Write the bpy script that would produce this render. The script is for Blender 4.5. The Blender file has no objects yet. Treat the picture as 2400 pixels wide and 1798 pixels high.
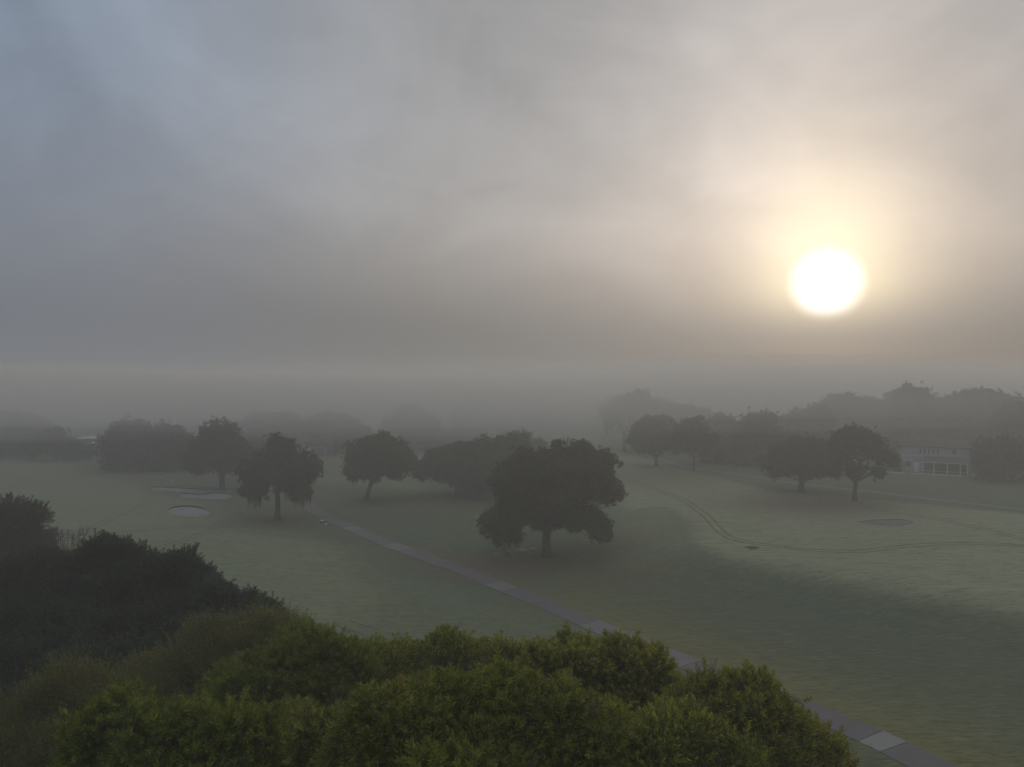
import bpy, bmesh, math, random
import numpy as np
from mathutils import Vector, Matrix

# ------------------------------------------------------------------ scene, camera
scene = bpy.context.scene
COL = scene.collection
R = math.radians
F = 1666.0                # focal length in pixels of the 2400 px wide photograph
CAMZ = 21.0
PITCH = R(-0.2)
cam_d = bpy.data.cameras.new('camera')
cam = bpy.data.objects.new('camera', cam_d)
COL.objects.link(cam)
cam_d.sensor_width = 36.0
cam_d.lens = 36.0 * F / 2400.0
cam_d.clip_start = 0.1
cam_d.clip_end = 6000
cam.location = (0, 0, CAMZ)
cam.rotation_euler = (R(90) - PITCH, 0, 0)
scene.camera = cam

scene.view_settings.view_transform = 'Standard'
scene.view_settings.look = 'None'
scene.view_settings.exposure = 0.0
scene.view_settings.gamma = 1.0
scene.view_settings.use_curve_mapping = False
cy = scene.cycles
cy.max_bounces = 6
cy.diffuse_bounces = 2
cy.glossy_bounces = 1
cy.transmission_bounces = 2
cy.transparent_max_bounces = 8
cy.volume_bounces = 3
cy.use_denoising = True
cy.use_adaptive_sampling = False

SUN_AZ = math.atan((1938 - 1200) / F)      # clockwise from +Y
SUN_EL = R(7.5)
SUN_DIR = Vector((math.sin(SUN_AZ) * math.cos(SUN_EL), math.cos(SUN_AZ) * math.cos(SUN_EL), math.sin(SUN_EL)))

# ------------------------------------------------------------------ node expression helper
class X:
    nt = None
    def __init__(s, sock): s.s = sock
    @staticmethod
    def m(op, *a, clamp=False):
        n = X.nt.nodes.new('ShaderNodeMath'); n.operation = op; n.use_clamp = clamp
        for i, v in enumerate(a):
            if isinstance(v, X): X.nt.links.new(v.s, n.inputs[i])
            else: n.inputs[i].default_value = float(v)
        return X(n.outputs[0])
    def __add__(s, o): return X.m('ADD', s, o)
    __radd__ = __add__
    def __sub__(s, o): return X.m('SUBTRACT', s, o)
    def __rsub__(s, o): return X.m('SUBTRACT', o, s)
    def __mul__(s, o): return X.m('MULTIPLY', s, o)
    __rmul__ = __mul__
    def __truediv__(s, o): return X.m('DIVIDE', s, o)
    def __rtruediv__(s, o): return X.m('DIVIDE', o, s)
    def exp(s): return X.m('EXPONENT', s)
    def clamp(s): return X.m('ADD', s, 0, clamp=True)
def smooth(x, a, b):
    n = X.nt.nodes.new('ShaderNodeMapRange'); n.interpolation_type = 'SMOOTHSTEP'
    X.nt.links.new(x.s, n.inputs['Value'])
    n.inputs['From Min'].default_value = a; n.inputs['From Max'].default_value = b
    return X(n.outputs['Result'])
def combine(r, g, b):
    n = X.nt.nodes.new('ShaderNodeCombineXYZ')
    for i, v in enumerate((r, g, b)):
        if isinstance(v, X): X.nt.links.new(v.s, n.inputs[i])
        else: n.inputs[i].default_value = v
    return n.outputs[0]
def noise(vec, scale, detail=2, rough=.5, dist=0.0, out='Fac', dims='3D'):
    n = X.nt.nodes.new('ShaderNodeTexNoise'); n.noise_dimensions = dims
    X.nt.links.new(vec, n.inputs['Vector'])
    n.inputs['Scale'].default_value = scale; n.inputs['Detail'].default_value = detail
    n.inputs['Roughness'].default_value = rough; n.inputs['Distortion'].default_value = dist
    return X(n.outputs['Fac' if out == 'Fac' else 'Color'])
def mixc(f, a, b, mode='MIX'):
    n = X.nt.nodes.new('ShaderNodeMix'); n.data_type = 'RGBA'; n.blend_type = mode
    if isinstance(f, X): X.nt.links.new(f.s, n.inputs[0])
    else: n.inputs[0].default_value = f
    for i, v in ((6, a), (7, b)):
        if isinstance(v, (tuple, list)): n.inputs[i].default_value = (*v[:3], 1)
        else: X.nt.links.new(v, n.inputs[i])
    return n.outputs[2]

# ------------------------------------------------------------------ sky: thin blue sky behind a fog deck lit by a low veiled sun
world = bpy.data.worlds.new('World'); scene.world = world
world.use_nodes = True
nt = world.node_tree; nt.nodes.clear(); X.nt = nt
tc = nt.nodes.new('ShaderNodeTexCoord')
sep = nt.nodes.new('ShaderNodeSeparateXYZ'); nt.links.new(tc.outputs['Generated'], sep.inputs[0])
dx, dy, dz = X(sep.outputs[0]), X(sep.outputs[1]), X(sep.outputs[2])
az = X.m('ARCTAN2', dx, dy)
el = X.m('ARCSINE', dz)
dn = nt.nodes.new('ShaderNodeVectorMath'); dn.operation = 'DOT_PRODUCT'
nt.links.new(tc.outputs['Generated'], dn.inputs[0]); dn.inputs[1].default_value = SUN_DIR
theta = X.m('ARCCOSINE', X.m('MINIMUM', X(dn.outputs['Value']), 0.9999999))
# cloud structure, drawn out along the wind from upper left to lower right
u = az + el * 0.75
v = el * 1.6 - az * 0.35
pv = combine(u, v, 0.0)
wv = combine(u * 0.8, v * 1.4, 2.3)
n1 = noise(pv, 2.4, 4, .5, 1.1)
n2 = noise(wv, 6.0, 4, .55, 1.2)
n3 = noise(combine(az + el * .4, el * 1.15 - az * .15, 7.7), 4.6, 4, .52, .6)
hi = smooth(el, R(2), R(16))
def blob(px, py, sx, sy, amp, rot=0.0):
    a0 = math.atan((px - 1200) / F); e0 = math.atan((905 - py) / F * math.cos(a0))
    c, s_ = math.cos(rot), math.sin(rot)
    da, de = az - a0, el - e0
    p = (da * c + de * s_) * (F / sx); q = (de * c - da * s_) * (F / sy)
    return ((p * p + q * q) * -1.0).exp() * amp
cloud = (1.0 + (n1 - .5) * 0.62 * hi + (n2 - .5) * 0.10 * hi + (n3 - .5) * .30 * hi
         + blob(1330, 20, 330, 200, -.26, -.5) + blob(1640, 320, 520, 190, .19, -.45)
         + blob(620, 260, 330, 130, .10, -.5) + blob(1180, 520, 420, 60, .07, -.15)
         + blob(1880, 130, 420, 200, .10, -.2) + blob(2400, 560, 260, 260, -.22) + blob(1250, 260, 260, 60, -.07, -.6)
         + blob(1050, 735, 700, 120, -.12, -.05) + blob(2300, 60, 300, 180, -.06)
         + blob(640, 268, 70, 7, .03, -.12) + blob(900, 410, 90, 7, .03, -.25))
# blue gaps in the veil, upper left
gap = (smooth(noise(pv, 2.1, 3, .5, .4), .42, .68) * smooth(az, R(2), R(-30)) * smooth(el, R(9), R(26))).clamp()
b_hi = smooth(el, R(0), R(24))
b_top = smooth(el, R(24), R(70))
lowband = smooth(el, R(5.5), R(-.2)) * smooth(theta, .12, .5) * .036
left = smooth(az, R(-4), R(-36)) * (smooth(el, R(0), R(24)) * .5 + .5)
def chan(lo, hi_, top, w, t, g, lf, wl):
    base = (lo + (hi_ - lo) * b_hi) + b_top * top + left * lf + lowband
    wide = (theta * (-1 / 0.40)).exp() * w * (wl + (1 - wl) * smooth(el, R(0), R(12)))
    upx = smooth(el, R(3.2), R(7.8)) * 0.9 + 0.1
    # the glow is drawn out upwards, where the fog is thin
    elong = X.m('MAXIMUM', el - SUN_EL, 0.0)
    th2 = X.m('SQRT', X.m('MAXIMUM', theta * theta - elong * elong * 0.55, 0.0))
    tight = (th2 * th2 * (-1 / (0.085 ** 2))).exp() * t * upx
    disc = smooth(theta, 0.054, 0.008) * 1.3
    med = (th2 * (-1 / 0.11)).exp() * g * (upx * .9 + .1)
    return (base + wide + med) * cloud + tight + disc * smooth(el, R(3.4), R(5.8))
rch = chan(.172, .205, .36, .64, .38, .27, -.026, .10)
gch = chan(.170, .232, .36, .525, .355, .145, .000, .125)
bch = chan(.167, .262, .36, .425, .19, .035, .050, .17)
veil = combine(rch, gch, bch)
sky = nt.nodes.new('ShaderNodeTexSky'); sky.sky_type = 'NISHITA'; sky.sun_disc = False
sky.sun_elevation = SUN_EL; sky.sun_rotation = SUN_AZ
SKY_STRENGTH = 0.10
bluefac = gap * 0.12 + 0.015
vs = nt.nodes.new('ShaderNodeVectorMath'); vs.operation = 'SCALE'
nt.links.new(veil, vs.inputs[0]); vs.inputs['Scale'].default_value = 1 / SKY_STRENGTH
ns = nt.nodes.new('ShaderNodeVectorMath'); ns.operation = 'SCALE'
nt.links.new(sky.outputs[0], ns.inputs[0]); nt.links.new(bluefac.s, ns.inputs['Scale'])
va = nt.nodes.new('ShaderNodeVectorMath'); va.operation = 'ADD'
nt.links.new(vs.outputs[0], va.inputs[0]); nt.links.new(ns.outputs[0], va.inputs[1])
bg = nt.nodes.new('ShaderNodeBackground'); bg.inputs['Strength'].default_value = SKY_STRENGTH
nt.links.new(va.outputs[0], bg.inputs['Color'])
wo = nt.nodes.new('ShaderNodeOutputWorld'); nt.links.new(bg.outputs[0], wo.inputs['Surface'])

sun_d = bpy.data.lights.new('sun', 'SUN'); sun_d.energy = 0.7; sun_d.angle = R(12); sun_d.color = (1, .86, .68)
sun = bpy.data.objects.new('sun', sun_d); COL.objects.link(sun)
sun.rotation_euler = (-SUN_DIR).to_track_quat('-Z', 'Y').to_euler()
sun.location = (60, 140, 60)

# ------------------------------------------------------------------ object helpers
def tag(o, label=None, cat=None, group=None, kind=None):
    if label: o['label'] = label
    if cat: o['category'] = cat
    if group: o['group'] = group
    if kind: o['kind'] = kind
    return o
def empty(name, loc, label=None, cat=None, group=None, kind=None):
    o = bpy.data.objects.new(name, None); COL.objects.link(o); o.location = loc
    o.empty_display_size = .3
    return tag(o, label, cat, group, kind)
def mesh_obj(name, verts, faces, mat, parent=None, smooth_=False):
    """verts in world coordinates; a parent is an un-rotated Empty, so its location is taken off."""
    me = bpy.data.meshes.new(name)
    v = np.asarray(verts, float)
    off = root_off(parent) if parent else np.zeros(3)
    me.from_pydata((v - off).tolist(), [], [tuple(int(i) for i in f) for f in faces])
    if mat: me.materials.append(mat)
    if smooth_: me.polygons.foreach_set('use_smooth', [True] * len(me.polygons))
    o = bpy.data.objects.new(name, me); COL.objects.link(o)
    if parent: o.parent = parent
    return o
def root_off(p):
    off = np.zeros(3)
    while p is not None:
        off = off + np.array(p.location); p = p.parent
    return off

def tube(pts, rad, n=8, cap=True):
    P = [Vector(p) for p in pts]; V = []; Fc = []
    for i, p in enumerate(P):
        d = (P[min(i + 1, len(P) - 1)] - P[max(i - 1, 0)]).normalized()
        a = d.orthogonal().normalized() if abs(d.z) < .9 else Vector((1, 0, 0)); a = (a - d * a.dot(d)).normalized()
        b = d.cross(a)
        for k in range(n):
            t = 2 * math.pi * k / n
            V.append(p + (a * math.cos(t) + b * math.sin(t)) * rad[i])
    for i in range(len(P) - 1):
        for k in range(n):
            Fc.append((i * n + k, i * n + (k + 1) % n, (i + 1) * n + (k + 1) % n, (i + 1) * n + k))
    if cap: Fc.append(tuple((len(P) - 1) * n + k for k in range(n)))
    return [tuple(v) for v in V], Fc
class MB:
    def __init__(s): s.v = []; s.f = []
    def add(s, V, Fc):
        o = len(s.v); s.v += [tuple(v) for v in V]; s.f += [tuple(i + o for i in f) for f in Fc]; return s
    def box(s, x0, x1, y0, y1, z0, z1):
        V = [(x, y, z) for z in (z0, z1) for y in (y0, y1) for x in (x0, x1)]
        return s.add(V, [(0, 2, 3, 1), (4, 5, 7, 6), (0, 1, 5, 4), (1, 3, 7, 5), (3, 2, 6, 7), (2, 0, 4, 6)])
    def tube(s, p, r, n=8): return s.add(*tube(p, r, n))
    def xf(s, f): s.v = [tuple(f(v)) for v in s.v]; return s
    def build(s, name, mat, parent=None, sm=False): return mesh_obj(name, s.v, s.f, mat, parent, sm)

# ------------------------------------------------------------------ materials
def material(name, rough=.9, spec=.2):
    m = bpy.data.materials.new(name); m.use_nodes = True
    X.nt = m.node_tree; n = m.node_tree.nodes
    b = n['Principled BSDF']; b.inputs['Roughness'].default_value = rough
    b.inputs['Specular IOR Level'].default_value = spec
    return m, m.node_tree, b
def geo_pos(nt_):
    return nt_.nodes.new('ShaderNodeNewGeometry').outputs['Position']
def simple(name, c1, c2, scale=3.0, rough=.85, bump=0.0, spec=.2):
    m, t, b = material(name, rough, spec)
    p = geo_pos(t)
    f = smooth(noise(p, scale, 4, .6), .3, .7)
    t.links.new(mixc(f, c1, c2), b.inputs['Base Color'])
    if bump:
        bn = t.nodes.new('ShaderNodeBump'); bn.inputs['Strength'].default_value = bump; bn.inputs['Distance'].default_value = .05
        t.links.new(noise(p, scale * 6, 3).s, bn.inputs['Height']); t.links.new(bn.outputs[0], b.inputs['Normal'])
    return m
def leaf_mat(name, c1, c2, accent=None, acc=0.0, transl=.35, rough=.5, gscale=.8, spec=.3):
    m, t, b = material(name, rough, spec)
    p = geo_pos(t)
    oi = X(t.nodes.new('ShaderNodeObjectInfo').outputs['Random'])
    att = t.nodes.new('ShaderNodeAttribute'); att.attribute_name = 'tint'; att.attribute_type = 'INSTANCER'
    rnd = X(att.outputs['Fac'])
    lt = t.nodes.new('ShaderNodeAttribute'); lt.attribute_name = 'leaf_tint'; lt = X(lt.outputs['Fac'])
    f = (noise(p, gscale, 2) * .7 + rnd * .3 + lt * .75 - .38).clamp()
    c = mixc(f, c1, c2)
    if accent:
        c = mixc(smooth(X(att.outputs['Fac']) + (noise(p, .9, 1) - .5) * .25, 1 - acc, 1 - acc * .5), c, accent)
    t.links.new(c, b.inputs['Base Color'])
    tr = t.nodes.new('ShaderNodeBsdfTranslucent'); t.links.new(c, tr.inputs['Color'])
    mx = t.nodes.new('ShaderNodeMixShader'); mx.inputs[0].default_value = transl
    t.links.new(b.outputs[0], mx.inputs[1]); t.links.new(tr.outputs[0], mx.inputs[2])
    t.links.new(mx.outputs[0], t.nodes['Material Output'].inputs['Surface'])
    return m
bark = simple('bark', (.045, .038, .032), (.085, .075, .065), 4, .95, .6)
bark_dark = simple('bark_dark', (.02, .017, .014), (.04, .034, .03), 4, .95, .5)
LM = dict(
    yellow=leaf_mat('leaf_yellow_green', (.080, .115, .012), (.29, .32, .038), (.24, .18, .03), .04),
    olive=leaf_mat('leaf_olive', (.050, .076, .010), (.39, .395, .050), (.20, .13, .035), .05),
    orange=leaf_mat('leaf_orange_tinged', (.050, .074, .010), (.37, .36, .050), (.22, .13, .035), .10),
    sparse=leaf_mat('leaf_sparse_olive', (.075, .080, .022), (.25, .235, .055), (.24, .21, .04), .10),
    dark=leaf_mat('leaf_dark_green', (.018, .032, .020), (.070, .100, .058), None),
    darkol=leaf_mat('leaf_dark_olive', (.028, .036, .018), (.090, .095, .050), None),
    oak=leaf_mat('leaf_oak', (.035, .044, .018), (.095, .100, .040), (.09, .055, .03), .20, gscale=.35),
    brown=leaf_mat('leaf_oak_brown', (.050, .036, .022), (.105, .068, .036), (.13, .07, .035), .30, gscale=.35),
    far=leaf_mat('leaf_far', (.030, .034, .020), (.055, .058, .034), (.075, .06, .03), .10, gscale=.1),
)
moss_mat = simple('spanish_moss', (.055, .058, .045), (.10, .10, .08), 2, 1.0)
sand_mat = simple('sand', (.18, .168, .168), (.24, .225, .225), 1.2, .95, .3)
lip_mat = simple('turf_lip', (.035, .035, .022), (.06, .05, .035), 3, .95, .3)
pin_white = simple('white_paint', (.70, .70, .70), (.8, .8, .8), 3, .5)
pin_dark = simple('dark_paint', (.03, .03, .03), (.05, .05, .05), 3, .6)
wall_white = simple('white_siding', (.32, .32, .34), (.40, .40, .42), .6, .8)
wall_grey = simple('grey_stucco', (.20, .20, .20), (.28, .28, .28), .6, .9)
roof_mat = simple('grey_shingle', (.05, .05, .05), (.085, .08, .08), 2.2, .95)
roof_pale = simple('pale_metal_roof', (.75, .77, .80), (.88, .9, .92), .8, .5)
dark_in = simple('shaded_screen', (.05, .05, .05), (.08, .08, .08), 1, .6)
trim_mat = simple('white_trim', (.58, .58, .60), (.68, .68, .70), 1, .6)
mg, tg, bgl = material('window_glass', .08, .5); bgl.inputs['Base Color'].default_value = (.04, .045, .05, 1)
glass_mat = mg

# ------------------------------------------------------------------ terrain height
def ray(px, py):
    x = (px - 1200) / F; yv = -(py - 899) / F
    c, s_ = math.cos(PITCH), math.sin(PITCH)
    return np.array([x, c + yv * s_, -s_ + yv * c])
def at(px, py, depth):
    d = ray(px, py); return np.array([0, 0, CAMZ]) + d * (depth / d[1])
def s01(t): t = np.clip(t, 0, 1); return t * t * (3 - 2 * t)
# crest line of the bank that drops from the upper fairway to the cart path (world x, y)
CREST = [(-25, 96), (8, 89), (20, 82), (29, 74), (38, 66), (50, 58), (64, 50), (85, 42), (140, 30)]
CX = np.array([p[0] for p in CREST], float); CY = np.array([p[1] for p in CREST], float)
def height(x, y):
    x = np.asarray(x, float); y = np.asarray(y, float)
    yc = np.interp(x, CX, CY)
    on = s01((x - 6) / 16)
    h = 2.3 * on * s01((y - yc + 11) / 15) * (1 - s01((y - 150) / 120))
    h = h + .28 * np.sin(x * .041 + 1.3) * np.cos(y * .037 + .4) + .12 * np.sin(x * .11 + y * .07)
    h = h + .35 * np.exp(-(((x + 7) / 7) ** 2 + ((y - 92) / 4) ** 2))          # low mounds by the big oak
    h = h + .30 * np.exp(-(((x + 2) / 9) ** 2 + ((y - 104) / 3.5) ** 2))
    h = h + .9 * np.exp(-(((x + 66) / 26) ** 2 + ((y - 168) / 16) ** 2))
    h = h + .5 * np.exp(-(((x + 57) / 18) ** 2 + ((y - 125) / 9) ** 2))       # green behind the bunkers
    far = s01((np.hypot(x, y) - 350) / 500)
    return h * (1 - far)
def ground(px, py):
    d = ray(px, py); t = 5.0; p = None
    for _ in range(4000):
        p = np.array([0, 0, CAMZ]) + d * t
        g = p[2] - float(height(p[0], p[1]))
        if g < .002 or t > 1500: break
        t += max(g * .9 / max(-d[2], .02), .02) * .6
    return p
def axis(a0, a1, step, b0, b1, k):
    mid = list(np.arange(a0, a1 + 1e-6, step)); lo = []; hi_ = []
    s_ = step; q = a0
    while q > b0: s_ *= k; q -= s_; lo.append(q)
    s_ = step; q = a1
    while q < b1: s_ *= k; q += s_; hi_.append(q)
    a = np.array(lo[::-1] + mid + hi_); return a[(a >= b0) & (a <= b1)]
GX = axis(-90, 95, .7, -1400, 1400, 1.10)
GY = axis(22, 150, .7, -300, 1500, 1.07)
def zg(x, y):
    """height of the triangulated ground sheet itself"""
    x = np.asarray(x, float); y = np.asarray(y, float)
    i = np.clip(np.searchsorted(GX, x) - 1, 0, len(GX) - 2); j = np.clip(np.searchsorted(GY, y) - 1, 0, len(GY) - 2)
    u_ = (x - GX[i]) / (GX[i + 1] - GX[i]); v_ = (y - GY[j]) / (GY[j + 1] - GY[j])
    a = height(GX[i], GY[j]); b = height(GX[i + 1], GY[j]); c = height(GX[i + 1], GY[j + 1]); d = height(GX[i], GY[j + 1])
    return np.where(u_ >= v_, a + (b - a) * u_ + (c - b) * v_, a + (c - d) * u_ + (d - a) * v_)

def spline(P, step):
    P = np.array(P, float); out = []
    Q = np.vstack([2 * P[0] - P[1], P, 2 * P[-1] - P[-2]])
    for i in range(1, len(Q) - 2):
        n = 24
        for k in range(n):
            t = k / n
            out.append(.5 * ((2 * Q[i]) + (-Q[i - 1] + Q[i + 1]) * t + (2 * Q[i - 1] - 5 * Q[i] + 4 * Q[i + 1] - Q[i + 2]) * t * t
                             + (-Q[i - 1] + 3 * Q[i] - 3 * Q[i + 1] + Q[i + 2]) * t ** 3))
    out.append(Q[-2]); out = np.array(out)
    L = np.r_[0, np.cumsum(np.linalg.norm(np.diff(out, axis=0), axis=1))]
    s_ = np.arange(0, L[-1], step)
    return np.stack([np.interp(s_, L, out[:, k]) for k in range(out.shape[1])], 1)
def gline(pts, step=.5): return spline([ground(*p)[:2] for p in pts], step)
def dist_line(Xv, Yv, line):
    d = np.full(Xv.shape, 1e9)
    for a, b in zip(line[:-1], line[1:]):
        ab = b - a; t = np.clip(((Xv - a[0]) * ab[0] + (Yv - a[1]) * ab[1]) / max(ab @ ab, 1e-9), 0, 1)
        d = np.minimum(d, np.hypot(Xv - a[0] - t * ab[0], Yv - a[1] - t * ab[1]))
    return d
def in_poly(Xv, Yv, poly):
    c = np.zeros(Xv.shape, bool); n = len(poly)
    for i in range(n):
        x0, y0 = poly[i]; x1, y1 = poly[(i + 1) % n]
        if y0 == y1: continue
        k = ((y0 > Yv) != (y1 > Yv)) & (Xv < (x1 - x0) * (Yv - y0) / (y1 - y0) + x0)
        c ^= k
    return c
def poly_mask(Xv, Yv, px, soft):
    poly = [ground(*p)[:2] for p in px]
    ins = in_poly(Xv, Yv, poly)
    d = dist_line(Xv, Yv, [np.array(p) for p in poly + [poly[0]]])
    return s01(.5 + np.where(ins, d, -d) / (2 * soft))
def ell(Xv, Yv, px, py, rx, ry):
    c = ground(px, py); return np.exp(-(((Xv - c[0]) / rx) ** 2 + ((Yv - c[1]) / ry) ** 2))

XX, YY = np.meshgrid(GX, GY)
ZZ = height(XX, YY)
PATH_PX = [(2330, 1862), (2188, 1798), (2028, 1721), (1800, 1628), (1600, 1550), (1415, 1475), (1281, 1417), (1180, 1377), (1089, 1339),
           (1002, 1308), (908, 1274), (836, 1243), (779, 1219), (742, 1199), (713, 1176), (698, 1163), (676, 1153), (640, 1148), (587, 1146), (540, 1142), (470, 1137)]
path_line = gline(PATH_PX, .25)

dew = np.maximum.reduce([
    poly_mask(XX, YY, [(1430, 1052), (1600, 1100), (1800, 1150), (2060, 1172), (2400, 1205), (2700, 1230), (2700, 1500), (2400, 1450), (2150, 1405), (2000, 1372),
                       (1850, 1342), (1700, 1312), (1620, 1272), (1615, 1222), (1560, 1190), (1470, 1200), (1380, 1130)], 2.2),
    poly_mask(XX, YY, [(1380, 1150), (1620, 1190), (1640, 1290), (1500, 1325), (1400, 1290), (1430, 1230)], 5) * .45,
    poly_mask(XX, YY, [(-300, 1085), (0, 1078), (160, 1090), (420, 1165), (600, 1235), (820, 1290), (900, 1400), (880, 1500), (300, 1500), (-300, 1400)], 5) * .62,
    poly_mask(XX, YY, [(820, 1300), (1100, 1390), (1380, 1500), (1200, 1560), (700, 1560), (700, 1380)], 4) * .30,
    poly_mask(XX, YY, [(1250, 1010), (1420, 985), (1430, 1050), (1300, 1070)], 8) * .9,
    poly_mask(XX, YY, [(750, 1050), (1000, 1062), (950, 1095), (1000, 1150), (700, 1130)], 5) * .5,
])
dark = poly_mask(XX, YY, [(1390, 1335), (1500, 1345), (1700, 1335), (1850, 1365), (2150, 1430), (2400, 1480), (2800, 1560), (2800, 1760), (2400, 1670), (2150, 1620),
                          (1800, 1525), (1620, 1460), (1500, 1410)], 6) * .48  # right slope: dewless grass darkened further by shade painted into its colour
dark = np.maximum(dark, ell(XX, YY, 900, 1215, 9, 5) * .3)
pd = dist_line(XX, YY, path_line[::8])
side = np.interp(YY, path_line[:, 1], path_line[:, 0]) < XX     # right of the path
yel = np.where(side, np.exp(-np.maximum(pd - 1.0, 0) / 7.5), np.exp(-pd / 2.0) * .4) * (YY < 130) * (YY > 10) * s01((105 - YY) / 60)
ring_c = ground(740, 1400); rr = np.hypot(XX - ring_c[0], YY - ring_c[1])
yel = np.maximum(yel, np.exp(-((rr - 5.5) / 1.6) ** 2) * .6 * (XX > ring_c[0] - 2))
brown = np.maximum.reduce([ell(XX, YY, 1180, 1325, 9, 5.5) * .9, ell(XX, YY, 1330, 1310, 7, 5) * .7, ell(XX, YY, 1905, 1180, 12, 9) * .9,
                           ell(XX, YY, 660, 1200, 9, 9) * .6, ell(XX, YY, 1060, 1180, 10, 9) * .6, ell(XX, YY, 380, 1100, 22, 18) * .5,
                           ell(XX, YY, 2120, 1150, 12, 9) * .5, ell(XX, YY, 960, 1210, 7, 5) * .35, ell(XX, YY, 1560, 1115, 14, 14) * .5])
far_shade = s01((YY - 150) / 40) * .7
dew = np.clip(dew * (1 - brown * .8), 0, 1)

def ground_sheet():
    ny, nx = XX.shape
    V = np.stack([XX.ravel(), YY.ravel(), ZZ.ravel()], 1)
    idx = np.arange(nx * ny).reshape(ny, nx)
    a, b, c, d = idx[:-1, :-1].ravel(), idx[:-1, 1:].ravel(), idx[1:, 1:].ravel(), idx[1:, :-1].ravel()
    T = np.concatenate([np.stack([a, b, c], 1), np.stack([a, c, d], 1)])
    me = bpy.data.meshes.new('ground')
    me.vertices.add(len(V)); me.vertices.foreach_set('co', V.ravel())
    me.loops.add(T.size); me.loops.foreach_set('vertex_index', T.ravel().astype(np.int32))
    me.polygons.add(len(T)); me.polygons.foreach_set('loop_start', np.arange(0, T.size, 3, dtype=np.int32))
    me.update(calc_edges=True)
    me.polygons.foreach_set('use_smooth', np.ones(len(T), bool))
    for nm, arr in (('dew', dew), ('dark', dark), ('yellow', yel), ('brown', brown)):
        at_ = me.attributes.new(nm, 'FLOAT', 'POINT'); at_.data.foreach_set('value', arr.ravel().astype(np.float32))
    m, t, b = material('turf', .9, .15)
    def A(nm):
        n = t.nodes.new('ShaderNodeAttribute'); n.attribute_name = nm; return X(n.outputs['Fac'])
    p = geo_pos(t)
    mp = t.nodes.new('ShaderNodeMapping'); mp.inputs['Rotation'].default_value = (0, 0, R(35)); mp.inputs['Scale'].default_value = (.35, 1.6, 1)
    t.links.new(p, mp.inputs['Vector'])
    mp2 = t.nodes.new('ShaderNodeMapping'); mp2.inputs['Rotation'].default_value = (0, 0, R(-52)); mp2.inputs['Scale'].default_value = (.06, 1.0, 1)
    t.links.new(p, mp2.inputs['Vector'])
    blot = noise(mp.outputs[0], .55, 5, .62, .3)
    fine = noise(p, 3.2, 5, .75)
    tuft = noise(mp.outputs[0], 2.6, 4, .7, .4)
    blades = noise(mp2.outputs[0], 3.2, 3, .6)
    big = noise(p, .05, 3, .55)
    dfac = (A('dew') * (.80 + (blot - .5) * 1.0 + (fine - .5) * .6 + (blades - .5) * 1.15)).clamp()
    g = mixc((blot * .7 + fine * .5 - .1).clamp(), (.060, .080, .040), (.125, .140, .070))
    g = mixc((smooth(big, .4, .62) * .5), g, (.060, .110, .078))
    g = mixc((A('yellow') * (.35 + blot * 1.1)).clamp(), g, (.165, .150, .050))
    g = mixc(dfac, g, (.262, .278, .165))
    g = mixc((A('dark') * (1.25 - blot * 1.0 + (blades - .5) * .7)).clamp(), g, (.036, .052, .040))  # dark mask includes the slope's painted shade
    g = mixc((A('brown') * (.3 + blot * 1.1)).clamp(), g, (.125, .075, .055))
    g = mixc(smooth(tuft, .48, .66) * .60, g, (.038, .048, .026))
    g = mixc(smooth(tuft, .46, .32) * .48, g, (.21, .22, .12))
    # worn spots and divots
    sp = smooth(noise(mp.outputs[0], 1.3, 3, .6, .6), .70, .80)
    g = mixc(sp * .45, g, (.045, .04, .028))
    g = mixc(((fine - .5) * 1.6).clamp() * .5, g, (.03, .036, .022))
    t.links.new(g, b.inputs['Base Color'])
    bn = t.nodes.new('ShaderNodeBump'); bn.inputs['Strength'].default_value = .7; bn.inputs['Distance'].default_value = .16
    t.links.new((noise(p, 9, 3, .6) * .6 + blot * .8 + blades * .5).s, bn.inputs['Height']); t.links.new(bn.outputs[0], b.inputs['Normal'])
    me.materials.append(m)
    o = bpy.data.objects.new('ground', me); COL.objects.link(o)
    tag(o, kind='structure')
    return o
ground_sheet()

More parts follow.
